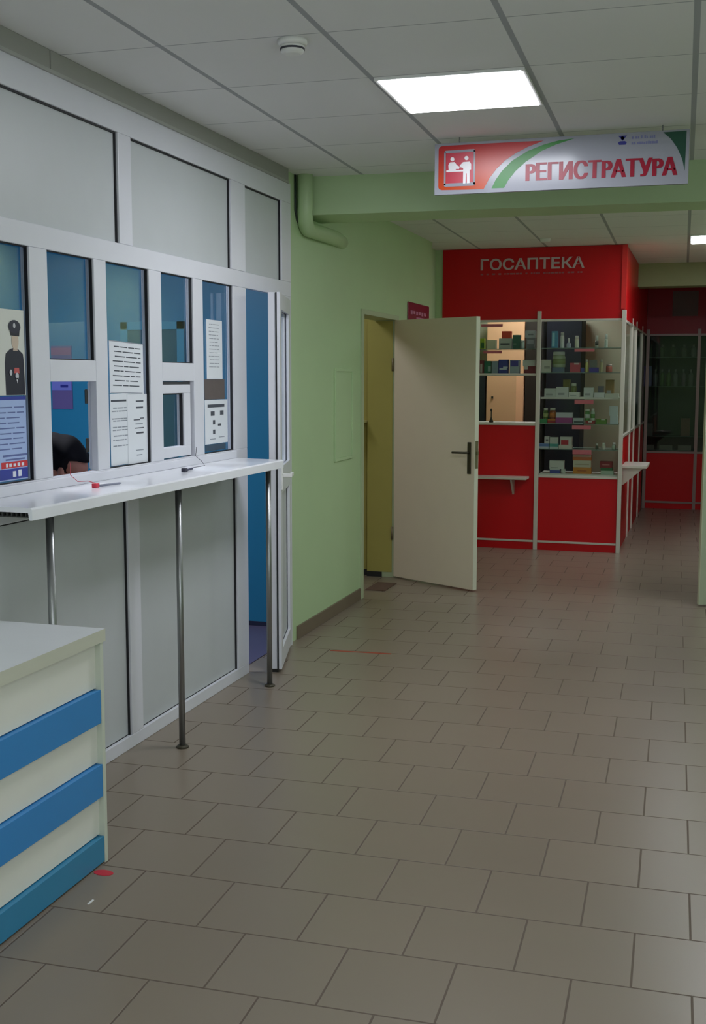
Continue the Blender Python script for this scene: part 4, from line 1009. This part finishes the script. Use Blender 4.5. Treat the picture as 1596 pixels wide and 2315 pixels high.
t1 = carton(1285, 1412, 1566, 1600, (176, 196, 176), 'pale green box at the right of the bottom shelf', None, s)
t2 = carton(1284, 1400, 1540, 1566, (50, 110, 66), 'flat green box under the maroon one', None, t1)
carton(1276, 1396, 1482, 1540, (140, 34, 42), 'maroon box at the right of the bottom shelf', [((190, 120, 120), 0.2, 0.8, 0.4, 0.55)], t2)

# ================================================================== SECOND PHARMACY FRONT, FAR RIGHT
Y2 = 14.1
k2 = thing('pharmacy_kiosk', 'dark red glazed pharmacy front far back at the right edge', 'kiosk', (0, Y2, 0))
X0, X1 = XR+0.005, 0.84
bm = boxes([(X0, X1, Y2, Y2+0.03, 2.062, 2.68)]); part('fascia', bm, DRED, k2)
for a, b, n in ((0.0, 0.068, 'plinth'), (0.09, 0.664, 'front_panel')):
    bm = boxes([(X0, X1, Y2+0.004, Y2+0.024, a, b)]); part(n, bm, RED, k2)
for a, b in ((0.068, 0.090), (0.664, 0.688), (2.042, 2.066)):
    bm = boxes([(X0, X1, Y2-0.008, Y2+0.014, a, b)]); part('rail', bm, mat('dull_aluminium', (150, 128, 124), 0.4, 0.2), k2)
for x in (X0+0.02, -0.108, 0.46):
    bm = boxes([(x-0.018, x+0.018, Y2-0.018, Y2+0.018, 0, 2.12)]); part('post', bm, mat('dull_aluminium', (150, 128, 124), 0.4, 0.2), k2)
bm = boxes([(X0+0.04, X1, Y2+0.004, Y2+0.008, 0.690, 2.040)]); part('glass_pane', bm, glass('dark_display_glass', (0.7, 0.74, 0.72), 0.9), k2)
bm = boxes([(X0, X1, Y2+0.5, Y2+0.52, 0, 2.68)]); part('back_panel', bm, mat('black_green_back', (44, 52, 44), 0.5), k2)
sh2 = [at(1500, v, Y2+0.1).z for v in (808, 873, 985)]
for z_ in sh2+[0.70]:
    bm = boxes([(X0+0.03, X1, Y2+0.02, Y2+0.40, z_-0.006, z_)]); part('shelf', bm, SHG, k2)
a, b = at(1520, 715, Y2), at(1580, 655, Y2)
t = thing('wall_notice', 'faded grey sheet hanging on the dark red fascia at far right', 'notice', ((a.x+b.x)/2, Y2, a.z))
bm = boxes([(a.x, b.x, Y2-0.003, Y2-0.0005, a.z, b.z-0.01)]); part('paper', bm, mat('grey_sheet', (112, 92, 96), 0.7), t)
G2 = 'bottles in the far dark display case'
rn = random.Random(21)
names2 = {0: 'top', 1: 'middle'}
BC = [(110, 130, 100), (120, 150, 90), (150, 156, 150), (90, 120, 90), (140, 140, 130)]
def far_bottle(xpx, z_, h, r, c, cap, lb_):
    p = at(xpx, 850, Y2+0.12)
    t = thing('bottle', lb_, 'bottle', (p.x, Y2+0.12, z_), G2)
    bm = bmesh.new(); add_lathe(bm, [(r*0.9, 0), (r, 0.005), (r, h*0.66), (r*0.4, h*0.82)], (p.x, Y2+0.12, z_), 12); part('body', bm, colmat(c, 0.3), t)
    bm = bmesh.new(); add_lathe(bm, [(r*0.42, h*0.82), (r*0.42, h)], (p.x, Y2+0.12, z_), 12); part('cap', bm, colmat(cap), t)
for i_, (xp, c, nm) in enumerate(((1496, (110, 130, 96), 'first'), (1520, (96, 120, 84), 'second'), (1545, (150, 156, 140), 'third'), (1566, (160, 162, 156), 'last'))):
    far_bottle(xp, sh2[0], 0.15, 0.032, c, (176, 180, 170), '%s bottle from the left on the upper shelf of the far dark case' % nm)
for i_, (xp, c, nm) in enumerate(((1482, (150, 156, 156), 'pale first'), (1497, (90, 130, 70), 'green second'), (1512, (120, 160, 80), 'lime third'), (1527, (160, 164, 160), 'pale fourth'), (1545, (150, 130, 150), 'lilac fifth'), (1562, (150, 152, 146), 'grey sixth'))):
    far_bottle(xp, sh2[1], 0.20, 0.026, c, (190, 194, 186), '%s bottle from the left on the middle shelf of the far dark case' % nm)
def far_box(x0, x1, y0, y1, rgb, lb_, zb):
    a, b = at(x0, y1, Y2+0.06), at(x1, y0, Y2+0.06)
    bm = boxes([(a.x, b.x, Y2+0.06, Y2+0.14, zb, zb+b.z-a.z)]); tag(obj('carton', bm, colmat(rgb), bevel=0.001), lb_, 'box', 'boxes in the far dark display case')
far_box(1455, 1474, 828, 873, (150, 146, 200), 'tall lavender box at the left of the far dark case', sh2[1])
far_box(1538, 1560, 945, 985, (150, 96, 88), 'rosy brown box in the lower part of the far dark case', sh2[2])
far_box(1459, 1476, 958, 985, (120, 122, 116), 'grey box in the lower left of the far dark case', sh2[2])
far_box(1462, 1478, 1010, 1020, (150, 150, 140), 'flat pale box, leftmost on the floor of the far dark case', 0.70)
far_box(1490, 1520, 1010, 1020, (150, 150, 136), 'flat pale box, middle one on the floor of the far dark case', 0.70)
far_box(1532, 1562, 1010, 1020, (160, 156, 140), 'flat pale box, rightmost on the floor of the far dark case', 0.70)
